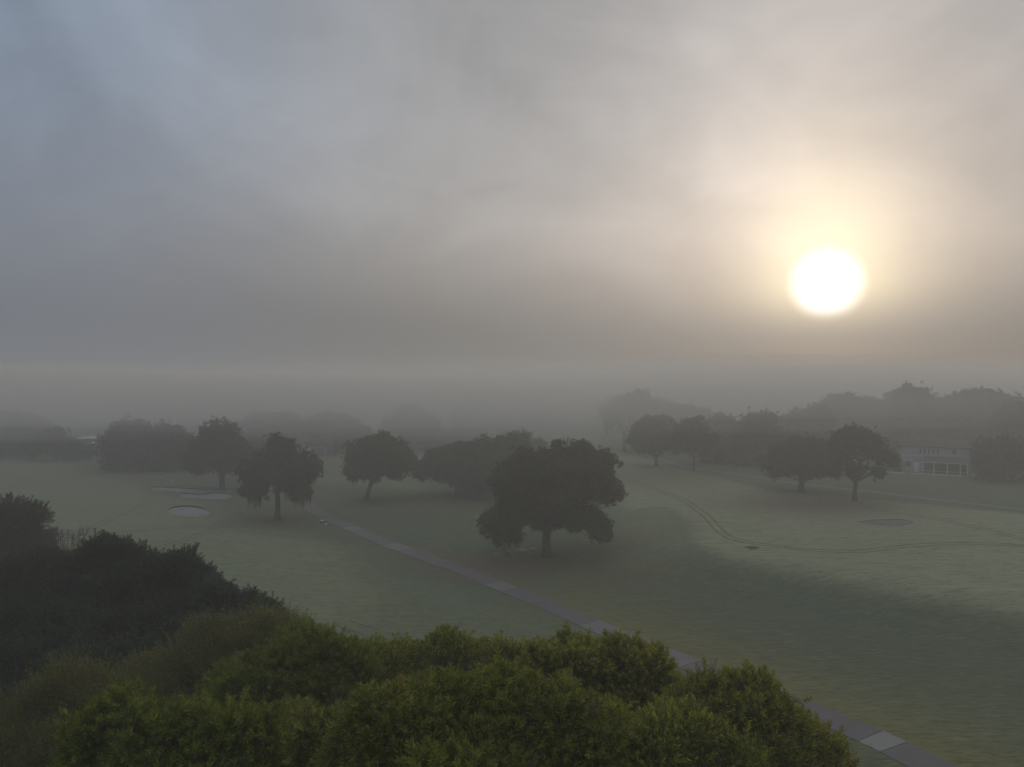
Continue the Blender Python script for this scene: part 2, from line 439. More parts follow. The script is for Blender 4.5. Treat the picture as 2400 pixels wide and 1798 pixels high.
# ------------------------------------------------------------------ cart path of concrete slabs
def slab_mat(nm, c1, c2):
    m, t, b = material(nm, .85, .25); p = geo_pos(t)
    c = mixc(noise(p, .8, 5, .65), c1, c2)
    c = mixc(smooth(noise(p, 9, 3, .7), .55, .75) * .35, c, (.06, .055, .05))
    t.links.new(c, b.inputs['Base Color'])
    bn = t.nodes.new('ShaderNodeBump'); bn.inputs['Strength'].default_value = .25; bn.inputs['Distance'].default_value = .02
    t.links.new(noise(p, 30, 3).s, bn.inputs['Height']); t.links.new(bn.outputs[0], b.inputs['Normal'])
    return m
slab_dark = slab_mat('worn_concrete', (.092, .082, .087), (.140, .126, .132))
slab_mid = slab_mat('greyer_concrete', (.125, .115, .120), (.180, .168, .172))
slab_new = slab_mat('pale_new_concrete', (.16, .155, .15), (.25, .245, .235))
def strip(line, half, lift, thick, jit=None):
    """solid ribbon that follows the ground: top sheet, two sides and two ends"""
    T = np.gradient(line, axis=0); T /= np.linalg.norm(T, axis=1)[:, None]; N = np.stack([-T[:, 1], T[:, 0]], 1)
    V = []; cols = (-1, -.33, .33, 1)
    for i in range(len(line)):
        for c in cols:
            w = half * c * (1 + (jit[i] if jit is not None and abs(c) == 1 else 0))
            q = line[i] + N[i] * w; V.append((q[0], q[1], float(zg(q[0], q[1])) + lift))
    nb = len(V)
    for i in range(len(line)):
        for c in (0, 3):
            v_ = V[i * 4 + c]; V.append((v_[0], v_[1], v_[2] - thick))
    Fc = []
    for i in range(len(line) - 1):
        for c in range(3): Fc.append((i * 4 + c, (i + 1) * 4 + c, (i + 1) * 4 + c + 1, i * 4 + c + 1)[::-1])
        Fc.append((i * 4, nb + i * 2, nb + i * 2 + 2, i * 4 + 4)); Fc.append((i * 4 + 3, i * 4 + 7, nb + i * 2 + 3, nb + i * 2 + 1))
    n = len(line) - 1
    Fc.append((0, 1, 2, 3, nb + 1, nb)); Fc.append((n * 4 + 3, n * 4 + 2, n * 4 + 1, n * 4, nb + n * 2, nb + n * 2 + 1))
    return V, Fc
def slab_path(line, label_kind, name, half, seg, mats, rng, patch=()):
    root = empty(name, (line[0][0], line[0][1], float(zg(*line[0]))), kind='structure')
    step = np.linalg.norm(line[1] - line[0]); i = 0; k = 0
    while i < len(line) - 4:
        L = seg * rng.choice([1, 1, 1, 1.4, 1.8]); mat = mats[0]
        lab = None
        mid = line[min(i + 3, len(line) - 1)]
        for (c, ln, mt, lb) in patch:
            if id(c) not in used_patch and -.4 < (np.linalg.norm(line[i:] - c, axis=1).argmin()) * step < ln and np.linalg.norm(line[min(i + 2, len(line) - 1)] - c) < ln:
                L = ln; mat = mt; lab = lb; used_patch.add(id(c))
        if mat is mats[0] and rng.random() < .05: mat = mats[1]
        j = min(i + max(2, int(round(L / step))), len(line) - 1)
        seg_l = line[i:j + 1].copy()
        t0 = (seg_l[1] - seg_l[0]) / step; seg_l[0] = seg_l[0] + t0 * .025; seg_l[-1] = seg_l[-1] - (seg_l[-1] - seg_l[-2]) / step * .025
        jit = np.array([rng.uniform(-.045, .045) for _ in seg_l])
        V, Fc = strip(seg_l, half, .035 + rng.uniform(0, .012), .12, jit)
        o = mesh_obj('slab', V, Fc, mat, root)
        if lab: o['label'] = lab
        i = j; k += 1
    return root
used_patch = set()
rng = random.Random(5)
patches = [(ground(2058, 1736)[:2], 1.5, slab_new, 'pale replaced slab in the darker path'),
           (ground(1412, 1474)[:2], 7.5, slab_mid, 'paler stretch of the path'), (ground(925, 1281)[:2], 4.5, slab_mid, 'paler stretch of the path'),
           (ground(815, 1236)[:2], 2.5, slab_mid, 'paler stretch of the path')]
slab_path(path_line, '', 'cart_path', 1.22, 3.1, (slab_dark, slab_mid), rng, patches)
far_path = gline([(1500, 1062), (1600, 1092), (1700, 1108), (1850, 1131), (2016, 1150), (2200, 1172), (2420, 1196), (2700, 1220)], .8)
slab_path(far_path, '', 'far_cart_path', .8, 6, (slab_mid, slab_mid), rng)
left_path = gline([(960, 1082), (1000, 1063), (1050, 1050), (1110, 1042), (1180, 1040)], .8)
slab_path(left_path, '', 'fairway_path', 1.3, 6, (slab_new, slab_mid), rng)

# ------------------------------------------------------------------ tyre tracks pressed into the dew
trk, tt, tb = material('wet_pressed_grass', .95, .1)
c_ = mixc(noise(geo_pos(tt), 2.2, 4, .7), (.050, .060, .034), (.120, .130, .080)); tt.links.new(c_, tb.inputs['Base Color'])
def tracks(pts, gauge=1.05, w=.085, lab=''):
    line = gline(pts, .6)
    T = np.gradient(line, axis=0); T /= np.linalg.norm(T, axis=1)[:, None]; N = np.stack([-T[:, 1], T[:, 0]], 1)
    root = empty('tyre_track', (line[0][0], line[0][1], float(zg(*line[0]))), kind='structure')
    r_ = random.Random(len(line))
    for sd in (-1, 1):
        jit = np.array([r_.uniform(-.35, .35) for _ in line])
        V, Fc = strip(line + N * sd * gauge / 2, w, .012, .008, jit)
        mesh_obj('wheel_rut', V, Fc, trk, root)
tracks([(1434, 1111), (1520, 1140), (1600, 1172), (1629, 1190), (1658, 1212), (1680, 1237), (1705, 1257), (1745, 1269), (1817, 1280), (1890, 1288), (1962, 1292), (2020, 1292), (2107, 1282), (2180, 1276), (2252, 1274), (2325, 1275), (2400, 1279), (2520, 1285)], w=.13)
tracks([(2063, 1197), (2143, 1208), (2252, 1228), (2325, 1245), (2400, 1263), (2500, 1286)])
tracks([(188, 1254), (254, 1219), (319, 1190), (360, 1172)])
tracks([(366, 1285), (427, 1268), (482, 1248), (518, 1227), (554, 1205), (565, 1190)])
tracks([(120, 1260), (203, 1252), (326, 1243), (507, 1234), (580, 1248), (680, 1258), (800, 1264), (900, 1290)], w=.06)
tracks([(800, 1460), (883, 1486), (966, 1511), (1060, 1545)], gauge=1.6)

# ------------------------------------------------------------------ bunkers
sand_dark = simple('damp_sand', (.11, .10, .10), (.16, .15, .145), 1.2, .95, .3)
def bunker(pts_px, label, lip=.28, name='sand_bunker', sm=None):
    P = [ground(*p)[:2] for p in pts_px]
    ring = spline(P + [P[0]], .5)
    c = ring.mean(0); z0 = float(zg(*c))
    root = empty(name, (c[0], c[1], z0), kind='structure')
    rings = [1.0, .93, .8, .55, .25]; depth = [.03, -.0, .012, .02, .022]
    V = []; n = len(ring)
    for s_, dd in zip(rings, depth):
        for q in ring:
            p = c + (q - c) * s_; V.append((p[0], p[1], float(zg(p[0], p[1])) + (.02 + dd)))
    V.append((c[0], c[1], z0 + .05)); Fc = []
    for r_ in range(len(rings) - 1):
        for k in range(n): Fc.append((r_ * n + k, r_ * n + (k + 1) % n, (r_ + 1) * n + (k + 1) % n, (r_ + 1) * n + k))
    o = (len(rings) - 1) * n
    for k in range(n): Fc.append((o + k, o + (k + 1) % n, len(V) - 1))
    mesh_obj('sand', V, Fc, sm or sand_mat, root, True)
    # turf lip: a rounded raised edge round the sand, highest on the far side
    V = []; Fc = []; prof = [(1.0, .0), (1.004, 1.0), (1.02, 1.05), (1.06, .5), (1.12, -.03)]
    ymin, ymax = ring[:, 1].min(), ring[:, 1].max()
    for a, (s_, hh) in enumerate(prof):
        for q in ring:
            far_ = s01(((q[1] - ymin) / (ymax - ymin + 1e-6) - .45) / .5)
            d_ = (q - c) / np.linalg.norm(q - c)
            p = q + d_ * (s_ - 1) * 3
            V.append((p[0], p[1], float(zg(p[0], p[1])) - .03 + (lip * hh + .06) * far_))
    for a in range(len(prof) - 1):
        for k in range(n): Fc.append((a * n + k, a * n + (k + 1) % n, (a + 1) * n + (k + 1) % n, (a + 1) * n + k))
    mesh_obj('turf_lip', V, Fc, lip_mat, root, True)
bunker([(391, 1200), (405, 1192), (430, 1189), (455, 1190), (480, 1195), (491, 1202), (482, 1209), (450, 1212), (415, 1210)], '')
bunker([(419, 1163), (432, 1158), (450, 1160), (470, 1161), (500, 1157), (530, 1158), (543, 1163), (530, 1170), (500, 1172), (470, 1169), (440, 1168)], '', .2)
bunker([(350, 1146), (370, 1143), (410, 1145), (470, 1148), (530, 1150), (550, 1153), (520, 1156), (460, 1157), (400, 1152), (365, 1150)], '', .2)
bunker([(2016, 1224), (2035, 1221), (2080, 1219), (2120, 1220), (2142, 1224), (2125, 1230), (2090, 1232), (2050, 1230)], '', .08, sm=sand_dark)
bunker([(1748, 1284), (1760, 1282), (1778, 1284), (1770, 1288), (1755, 1288)], '', .05, 'worn_hollow', lip_mat)
# ragged sandy bare patches beside the big oak
def patch_(px, py, rx, ry, seed):
    r_ = random.Random(seed); c = ground(px, py); n = 22
    V = [(c[0], c[1], float(zg(c[0], c[1])) + .014)]
    for k in range(n):
        t = 2 * math.pi * k / n; s_ = r_.uniform(.45, 1.15)
        x, y = c[0] + math.cos(t) * rx * s_, c[1] + math.sin(t) * ry * s_
        V.append((x, y, float(zg(x, y)) + .012))
    o = mesh_obj('bare_sand_patch', V, [(0, k + 1, (k + 1) % n + 1) for k in range(n)], sand_mat); tag(o, kind='structure')
patch_(1225, 1288, 1.1, .9, 1); patch_(1250, 1285, .6, .5, 2); patch_(1120, 1212, .7, .9, 3); patch_(1165, 1298, .5, .4, 4)

# ------------------------------------------------------------------ foliage: one crown = one mesh of leaves, spread by geometry nodes
def make_sprig(kind, seed=1):
    r_ = np.random.RandomState(seed); V = []; Fc = []
    def leaf(p, d, L, W, up):
        d = d / np.linalg.norm(d); s_ = np.cross(d, up); s_ /= max(np.linalg.norm(s_), 1e-6); n_ = np.cross(s_, d)
        o = len(V); m = p + d * L * .5
        V.extend([p, m + s_ * W / 2 + n_ * W * .18, p + d * L - n_ * L * .12, m - s_ * W / 2 + n_ * W * .18])
        Fc.append((o, o + 1, o + 2)); Fc.append((o, o + 2, o + 3))
    def stem(L, w):
        o = len(V); V.extend([np.array([w, 0, 0.]), np.array([-w * .5, w * .8, 0]), np.array([-w * .5, -w * .8, 0]), np.array([0, 0, L])])
        Fc.extend([(o, o + 1, o + 3), (o + 1, o + 2, o + 3), (o + 2, o, o + 3)])
    if kind == 'narrow':
        H, N, L, W = .24, 18, .115, .026; stem(H, .004)
    elif kind == 'sparse':
        H, N, L, W = .50, 12, .062, .026; stem(H, .006)
    elif kind == 'darkleaf':
        H, N, L, W = .42, 18, .14, .05; stem(H, .008)
    elif kind == 'oak':
        H, N, L, W = .55, 18, .26, .13
    else:
        H, N, L, W = 1.0, 16, .55, .34
    g = 2.399963
    for i in range(N):
        t = (i + .6) / N
        p = np.array([0, 0, H * t]); a = i * g + r_.uniform(-.3, .3)
        if kind in ('oak', 'far'):
            p = p * .6 + r_.normal(0, .22 * H, 3); tilt = r_.uniform(.3, 1.9)
        else: tilt = .95 - .55 * t + r_.uniform(-.15, .2)
        d = np.array([math.sin(tilt) * math.cos(a), math.sin(tilt) * math.sin(a), math.cos(tilt)])
        up = np.array([0, 0, 1.]) + r_.normal(0, .35, 3)
        leaf(p, d, L * r_.uniform(.7, 1.15), W * r_.uniform(.8, 1.2), up)
    return np.array(V), Fc
SPRIG = {k: make_sprig(k, i + 3) for i, k in enumerate(('narrow', 'sparse', 'darkleaf', 'oak', 'far'))}

ng = bpy.data.node_groups.new('foliage', 'GeometryNodeTree')
ng.interface.new_socket('Geometry', in_out='INPUT', socket_type='NodeSocketGeometry')
ng.interface.new_socket('Geometry', in_out='OUTPUT', socket_type='NodeSocketGeometry')
gi = ng.nodes.new('NodeGroupInput'); go = ng.nodes.new('NodeGroupOutput')
sg = ng.nodes.new('GeometryNodeSeparateGeometry'); sg.domain = 'POINT'
def named(nm, ty):
    n = ng.nodes.new('GeometryNodeInputNamedAttribute'); n.data_type = ty; n.inputs[0].default_value = nm; return n.outputs[0]
iop = ng.nodes.new('GeometryNodeInstanceOnPoints')
e2r = ng.nodes.new('FunctionNodeEulerToRotation')
L_ = ng.links.new
L_(gi.outputs[0], sg.inputs[0]); L_(named('is_pt', 'BOOLEAN'), sg.inputs[1])
L_(sg.outputs[0], iop.inputs['Points']); L_(sg.outputs[1], iop.inputs['Instance'])
L_(named('rot', 'FLOAT_VECTOR'), e2r.inputs[0]); L_(e2r.outputs[0], iop.inputs['Rotation'])
L_(named('scl', 'FLOAT'), iop.inputs['Scale'])
rti = ng.nodes.new('GeometryNodeRotateInstances'); rv = ng.nodes.new('FunctionNodeRandomValue')
cmb = ng.nodes.new('ShaderNodeCombineXYZ'); rv.data_type = 'FLOAT'
rvo = [s_ for s_ in rv.outputs if s_.enabled][0]
for s_ in rv.inputs:
    if s_.enabled and s_.name == 'Max': s_.default_value = 6.283
L_(rvo, cmb.inputs['Z']); L_(iop.outputs[0], rti.inputs[0])
L_(cmb.outputs[0], rti.inputs['Rotation'])
L_(rti.outputs[0], go.inputs[0])

def foliage_obj(name, P, D, S, T, sprig, mat, parent):
    """P points (world), D directions, S scales, T tints"""
    V0, F0 = SPRIG[sprig]
    off = root_off(parent)
    n0, n1 = len(V0), len(P)
    co = np.concatenate([V0, P - off])
    me = bpy.data.meshes.new(name)
    me.vertices.add(n0 + n1); me.vertices.foreach_set('co', co.ravel())
    lv = np.array(F0, np.int32); me.loops.add(lv.size); me.loops.foreach_set('vertex_index', lv.ravel())
    me.polygons.add(len(lv)); me.polygons.foreach_set('loop_start', np.arange(0, lv.size, 3, dtype=np.int32))
    me.update(calc_edges=True)
    isp = np.zeros(n0 + n1, bool); isp[n0:] = True
    D = D / np.linalg.norm(D, axis=1)[:, None]
    tilt = np.arccos(np.clip(D[:, 2], -1, 1)); azm = np.arctan2(D[:, 1], D[:, 0])
    rot = np.zeros((n0 + n1, 3), np.float32); rot[n0:, 1] = tilt; rot[n0:, 2] = azm
    scl = np.ones(n0 + n1, np.float32); scl[n0:] = S
    tin = np.zeros(n0 + n1, np.float32); tin[n0:] = T
    a = me.attributes.new('is_pt', 'BOOLEAN', 'POINT'); a.data.foreach_set('value', isp)
    a = me.attributes.new('rot', 'FLOAT_VECTOR', 'POINT'); a.data.foreach_set('vector', rot.ravel())
    a = me.attributes.new('scl', 'FLOAT', 'POINT'); a.data.foreach_set('value', scl)
    a = me.attributes.new('tint', 'FLOAT', 'POINT'); a.data.foreach_set('value', tin)
    nl = (n0 + 3) // 4; lt = np.zeros(n0 + n1, np.float32)
    base_ = n0 % 4; rl = np.random.RandomState(n1 % 97).uniform(0, 1, nl)
    for q in range(n0):
        k = (q - base_) // 4 if q >= base_ else -1
        lt[q] = rl[k] if k >= 0 else .3
    a = me.attributes.new('leaf_tint', 'FLOAT', 'POINT'); a.data.foreach_set('value', lt)
    me.materials.append(mat)
    o = bpy.data.objects.new(name, me); COL.objects.link(o); o.parent = parent
    md = o.modifiers.new('leaves', 'NODES'); md.node_group = ng
    return o

def unit(r_, n):
    v = r_.normal(size=(n, 3)); return v / np.linalg.norm(v, axis=1)[:, None]
def crown_points(lobes, r_, dens, puff, fill=.25, low=-.45, shoots=0.0, flat=1.0, thick=1.0, rag=1.0, holes=.6, gap=1.5, shell=.22, fuzz=.18):
    """lobes [(centre, radii)] -> puffs over the lobes' skins -> sprigs over the puffs"""
    C = np.array([l[0] for l in lobes]); Q = np.array([l[1] for l in lobes])
    pc = []; pn = []
    for i in range(len(lobes)):
        area = 4 * math.pi * ((Q[i, 0] * Q[i, 1]) ** 1.6 / 3 + (Q[i, 0] * Q[i, 2]) ** 1.6 / 3 + (Q[i, 1] * Q[i, 2]) ** 1.6 / 3) ** (1 / 1.6)
        n = max(6, int(area / (puff * puff * gap)))
        d = unit(r_, n); d = d[d[:, 2] > low]
        ph = r_.uniform(0, 6.28, 6); fq = r_.uniform(2.0, 4.5, 3)
        low_n = np.sin(d[:, 0] * fq[0] + ph[0]) * np.sin(d[:, 1] * fq[1] + ph[1]) + np.sin(d[:, 2] * fq[2] + ph[2]) * np.sin(d[:, 0] * fq[1] * 1.7 + ph[3])
        hi_n = np.sin(d[:, 0] * fq[0] * 2.6 + ph[4]) * np.sin(d[:, 2] * fq[1] * 2.6 + ph[5])
        wob = 1 + rag * (.13 * low_n + .09 * hi_n) + r_.uniform(-.12, .10, len(d)) * rag
        p = C[i] + d * Q[i] * wob[:, None]
        drop = (hi_n < -.62) & (r_.uniform(0, 1, len(d)) < holes)
        d, p = d[~drop], p[~drop]
        nn = d / Q[i]; nn /= np.linalg.norm(nn, axis=1)[:, None]
        keep = np.ones(len(p), bool)
        for j in range(len(lobes)):
            if j != i: keep &= (((p - C[j]) / Q[j]) ** 2).sum(1) > .55
        pc.append(p[keep]); pn.append(nn[keep])
    pc = np.concatenate(pc); pn = np.concatenate(pn)
    pr = puff * r_.uniform(.6, 1.35, len(pc))
    P = []; D = []; T = []
    cnt = np.maximum(3, (dens * 4 * math.pi * pr ** 2 * .55)).astype(int)
    idx = np.repeat(np.arange(len(pc)), cnt); n = len(idx)
    v = unit(r_, n) + pn[idx] * .55 + np.array([0, 0, .25]); v /= np.linalg.norm(v, axis=1)[:, None]
    rad = pr[idx] * (1 - np.abs(r_.normal(0, shell, n)) + np.maximum(r_.normal(0, fuzz, n), 0)) * thick
    p = pc[idx] + v * rad[:, None] * np.array([1, 1, flat])
    P.append(p); D.append(v + np.array([0, 0, .45]) + r_.normal(0, .3, (n, 3)))
    tp = r_.uniform(0, 1, len(pc)); T.append(np.clip(tp[idx] * .6 + r_.uniform(0, .4, n), 0, 1))
    nf = int(n * fill)                         # inner leaves that close the crown
    li = r_.randint(0, len(lobes), nf); v = unit(r_, nf)
    P.append(C[li] + v * Q[li] * (r_.uniform(.35, .95, nf) ** .5)[:, None]); D.append(v + r_.normal(0, .5, (nf, 3))); T.append(r_.uniform(0, .5, nf))
    if shoots:
        k = np.where((pn[:, 2] > .25) & (r_.uniform(0, 1, len(pn)) < shoots))[0]
        for q in k:
            d = np.array([0, 0, 1.]) * .8 + pn[q] * .4 + r_.normal(0, .2, 3); L = pr[q] * r_.uniform(1.0, 1.9); L = L * .75; m = max(3, int(L / .06))
            t = np.linspace(.5, 1.0, m)[:, None]; pts = pc[q] + d * L * t + r_.normal(0, .03, (m, 3))
            P.append(pts); D.append(np.tile(d, (m, 1)) + r_.normal(0, .45, (m, 3))); T.append(np.full(m, min(1, tp[q] * .5 + .5)))
    return np.concatenate(P), np.concatenate(D), np.concatenate(T), (pc, pr, pn)

def limbs_to(root, base, fork, targets, r0, mat, r_, bend=.12, n=7, trunk_pts=None):
    base = np.array(base, float); fork = np.array(fork, float)
    k = 6; pts = []
    for i in range(k + 1):
        t = i / k; p = base * (1 - t) + fork * t
        pts.append(p + np.array([math.sin(t * 3.0 + base[0]) * r0 * .3 * t, math.cos(t * 2.6) * r0 * .3 * t, 0]))
    pts[0][2] -= .25
    rad = [r0 * 1.75, r0 * 1.15, r0, r0 * .95, r0 * .93, r0 * .92, r0 * 1.0]
    m = MB().tube(pts, rad, 10); m.build('trunk', mat, root, True)
    for tg in targets:
        tg = np.array(tg, float); v = tg - fork; L = np.linalg.norm(v); pp = []; rr_ = []
        side_ = r_.normal(0, 1, 3) * np.array([1, 1, .3]) * L * bend
        for i in range(n):
            t = i / (n - 1)
            p = fork + v * t + side_ * math.sin(t * math.pi) + np.array([0, 0, -.10 * L * math.sin(t * math.pi)])
            pp.append(p - (v / max(L, .01)) * (.15 * r0 if i == 0 else 0)); rr_.append(r0 * (.62 * (1 - t) + .10))
        mm = MB().tube(pp, rr_, 6)
        for q in range(3):                     # side boughs of the limb
            t = .4 + .2 * q; s0 = np.array(pp[int(t * (n - 1))]); dd = v / L + r_.normal(0, .6, 3); dd[2] = abs(dd[2]) * .5 + .1
            s1 = s0 + dd * L * .28; s2 = s1 + (dd + r_.normal(0, .3, 3)) * L * .18
            mm.tube([s0, s1, s2], [r0 * .25, r0 * .14, r0 * .05], 5)
        mm.build('limb', mat, root, True)

def moss_obj(root, lobes, r_, n, lmin=.6, lmax=2.0, w=.16):
    V = []; Fc = []
    for _ in range(n):
        c, q = lobes[r_.randint(0, len(lobes))]; a = r_.uniform(0, 2 * math.pi); s_ = math.sqrt(r_.uniform(.25, 1.0))
        x, y = c[0] + math.cos(a) * q[0] * s_ * 1.0, c[1] + math.sin(a) * q[1] * s_
        z = c[2] - q[2] * math.sqrt(max(0, 1 - s_ * s_)) * .7 + r_.uniform(-.1, .3) * q[2]
        L = r_.uniform(lmin, lmax)
        for b in (r_.uniform(0, 3.14), r_.uniform(0, 3.14)):
            dx_, dy_ = math.cos(b), math.sin(b); ws = [w * .6, w, w * .8, w * .45, .01]; o = len(V); ox = oy = 0
            for k, ww in enumerate(ws):
                ox += r_.normal(0, .04); oy += r_.normal(0, .04); zz = z - L * k / 4
                V.append((x + ox - dx_ * ww / 2, y + oy - dy_ * ww / 2, zz)); V.append((x + ox + dx_ * ww / 2, y + oy + dy_ * ww / 2, zz))
            for k in range(4): Fc.append((o + 2 * k, o + 2 * k + 1, o + 2 * k + 3, o + 2 * k + 2))
    o = mesh_obj('moss', V, Fc, moss_mat, root); o['kind'] = 'stuff'

def bare_twigs(base, dirv, L, r0, depth, r_, mb, spread=.5):
    end = base + dirv * L; mid = base + dirv * L * .5 + r_.normal(0, .04 * L, 3)
    mb.tube([base, mid, end], [r0, r0 * .8, r0 * .55], 3)
    if depth == 0: return
    for _ in range(3 if depth > 1 else 4):
        d = dirv + r_.normal(0, spread, 3); d[2] = max(d[2], -.05); d /= np.linalg.norm(d)
        bare_twigs(base + dirv * L * r_.uniform(.45, 1.0), d, L * r_.uniform(.55, .8), r0 * .6, depth - 1, r_, mb, spread)

SEED = [100]; NSPR = []
def tree(name, label, base_px, lobes_px, sprig, mat, dens, puff, group=None, trunk_r=.35, fork=.35, fork_px=None, moss=0, depth=None,
         fill=.25, shoots=0.0, low=-.45, nlimb=5, barkm=None, cat='tree', moss_len=(.6, 2.0), rag=1.0, holes=.6, gap=1.5, shell=.22, fuzz=.2, shrink=.85, subabs=None, sub=0, big=.90, subd=(.66, .86), subr=(.30, .46), yscale=.85, scale=1.0, adj=(0, 0, 1, 1), jit=0, lobes_depth=None, spread_y=.18, back=0):
    SEED[0] += 1; r_ = np.random.RandomState(SEED[0])
    if depth is None:
        b = ground(*base_px); depth = b[1]
    else:
        q = at(base_px[0], base_px[1], depth); b = np.array([q[0], depth, float(height(q[0], depth))])
    root = empty(name, (b[0], b[1], b[2]), label, cat, group)
    lobes = []
    s_ = depth / F
    for k, l in enumerate(lobes_px):
        cx, cy_, rx, ry = l[:4]; cx += adj[0]; cy_ += adj[1]; rx *= adj[2]; ry *= adj[3]
        dd = depth + (l[4] if len(l) > 4 else r_.uniform(-1, 1) * rx * s_ * spread_y * 2)
        c = at(cx, cy_, dd); q = np.array([rx * dd / F, rx * dd / F * yscale, ry * dd / F])
        q = np.maximum(q - puff * shrink, q * .4)
        if jit: c = c + r_.uniform(-1, 1, 3) * q * jit; q = q * r_.uniform(1 - jit * 1.4, 1 + jit * .8, 3)
        lobes.append((c, q))
    if sub:
        out = []
        for c, q in lobes:
            out.append((c, q * big))
            for _ in range(sub):
                d = unit(r_, 1)[0]; d[2] = d[2] * .8 + .15 if r_.uniform() < .75 else d[2]; d[1] = -abs(d[1]) if r_.uniform() < .6 else d[1]
                out.append((c + d * q * r_.uniform(*subd), (np.full(3, q.mean()) * r_.uniform(*subr) + .05) if subabs is None else np.full(3, r_.uniform(*subabs)) * np.array([1, 1, r_.uniform(.8, 1.25)])))
        nbig = len(lobes); big_l = [out[i * (sub + 1)] for i in range(nbig)]
        lobes = big_l + [o_ for i, o_ in enumerate(out) if i % (sub + 1)]
    if back:                                   # a rounder crown: lobes on the far side too
        for c, q in list(lobes)[:back]:
            lobes.append((c + np.array([q[0] * .2, q[0] * .8, -.1 * q[2]]), q * .85))
    P, D, T, puffs = crown_points(lobes, r_, dens, puff, fill=fill, shoots=shoots, low=low, rag=rag, holes=holes, gap=gap, shell=shell, fuzz=fuzz)
    ok = P[:, 2] > b[2] + .3; P, D, T = P[ok], D[ok], T[ok]
    S = scale * r_.uniform(.75, 1.25, len(P))
    cr = foliage_obj('crown', P, D, S, T, sprig, mat, root); cr['kind'] = 'stuff'
    NSPR.append((label, len(P)))
    zs = min(l[0][2] - l[1][2] for l in lobes); zt = max(l[0][2] for l in lobes)
    if fork_px is not None: f_ = at(fork_px[0], fork_px[1], depth)
    else: f_ = np.array([b[0], b[1], max(b[2] + (zt - b[2]) * fork, zs + .1)])
    ts = [l[0] - np.array([0, 0, l[1][2] * .1]) for l in sorted(lobes, key=lambda l: -l[1][0])[:nlimb]]
    limbs_to(root, b, f_, ts, trunk_r, barkm or bark, r_)
    if moss: moss_obj(root, lobes, r_, moss, *moss_len)
    return root, lobes, puffs, r_

# ---- oaks on the course, nearest first
OAKS = 'oaks standing on the fairway grass'
t_, lb_, pf_, r_ = tree('oak_tree', 'largest broad oak in the middle of the course, dark crown over a short straight trunk', (1282, 1305),
     [(1290, 1110, 110, 66), (1215, 1125, 62, 62), (1370, 1095, 70, 52), (1335, 1075, 60, 36), (1395, 1135, 42, 34), (1428, 1150, 22, 18), (1225, 1190, 72, 44),
      (1165, 1222, 42, 34), (1190, 1240, 30, 26), (1320, 1195, 70, 46), (1375, 1215, 45, 30), (1402, 1238, 24, 24), (1265, 1180, 60, 52, 3)],
     'oak', LM['oak'], 8.0, .62, OAKS, .52, fork_px=(1280, 1235), fill=.15, sub=5, shrink=.5, adj=(0, 8, .97, .90), jit=.16, big=.95, subd=(.55, .78), subr=(.26, .44), gap=2.1, rag=2.0, fuzz=.42, holes=1.0, low=-.7, nlimb=7, back=3)
mbt = MB()
for k in range(5):
    b0 = at(1327 + k * 2, 1052, 84.5); d = np.array([r_.normal(0, .3), r_.normal(0, .2), 1.]); d /= np.linalg.norm(d)
    bare_twigs(b0, d, .9, .025, 2, r_, mbt, .4)
mbt.build('bare_twig', bark, t_)
tree('oak_tree', 'low spreading oak behind the largest oak, long bough reaching left over the grass', (1072, 1163),
     [(1110, 1065, 90, 40), (1060, 1085, 55, 40), (1010, 1093, 34, 24), (990, 1102, 18, 12), (1035, 1070, 32, 20), (1160, 1085, 60, 48), (1130, 1115, 60, 32), (1080, 1110, 38, 26), (1200, 1065, 45, 40)],
     'oak', LM['oak'], 6, .75, OAKS, .5, fork_px=(1072, 1128), fill=.15, sub=5, shrink=.5, adj=(0, 8, .97, .90), jit=.16, big=.95, subd=(.55, .78), subr=(.26, .44), gap=2.1, rag=2.0, fuzz=.42, holes=1.0, low=-.7, moss=60, moss_len=(.4, 1.3), back=2)
tree('oak_tree', 'round topped faint oak just behind the largest pair, seen above their crowns', (1222, 1110),
     [(1226, 1030, 32, 26), (1190, 1045, 30, 22), (1255, 1052, 22, 18), (1262, 1042, 14, 10)], 'oak', LM['oak'], 3, 1.0, OAKS, .35, fill=.15, sub=5, shrink=.5, adj=(0, 8, .97, .90), jit=.16, big=.95, subd=(.55, .78), subr=(.26, .44), gap=2.1, rag=2.0, fuzz=.42, holes=1.0)
tree('oak_tree', 'oak with a leaning trunk and a mossy fringed crown beside the low spreading oak', (858, 1173),
     [(890, 1050, 62, 36), (845, 1070, 38, 34), (930, 1075, 42, 32), (880, 1092, 60, 26), (962, 1080, 20, 16), (828, 1100, 18, 18)],
     'oak', LM['oak'], 6, .75, OAKS, .36, fork_px=(873, 1118), fill=.15, sub=5, shrink=.5, adj=(0, 8, .97, .90), jit=.16, big=.95, subd=(.55, .78), subr=(.26, .44), gap=2.1, rag=2.0, fuzz=.42, holes=1.0, low=-.7, moss=170, moss_len=(.8, 2.6), back=1)
tree('oak_tree', 'oak hung with long grey moss where the cart path bends out of sight', (649, 1218),
     [(665, 1065, 42, 44), (625, 1090, 50, 38), (700, 1095, 40, 32), (660, 1110, 66, 34), (728, 1090, 24, 18), (590, 1105, 30, 26), (600, 1145, 24, 20), (705, 1148, 30, 14), (655, 1035, 18, 16)],
     'oak', LM['oak'], 5.5, .7, OAKS, .42, fork_px=(651, 1152), fill=.15, sub=5, shrink=.5, adj=(0, 8, .97, .90), jit=.16, big=.95, subd=(.55, .78), subr=(.26, .44), gap=2.1, rag=2.0, fuzz=.42, holes=1.05, low=-.6, moss=320, moss_len=(.9, 2.8), back=1)
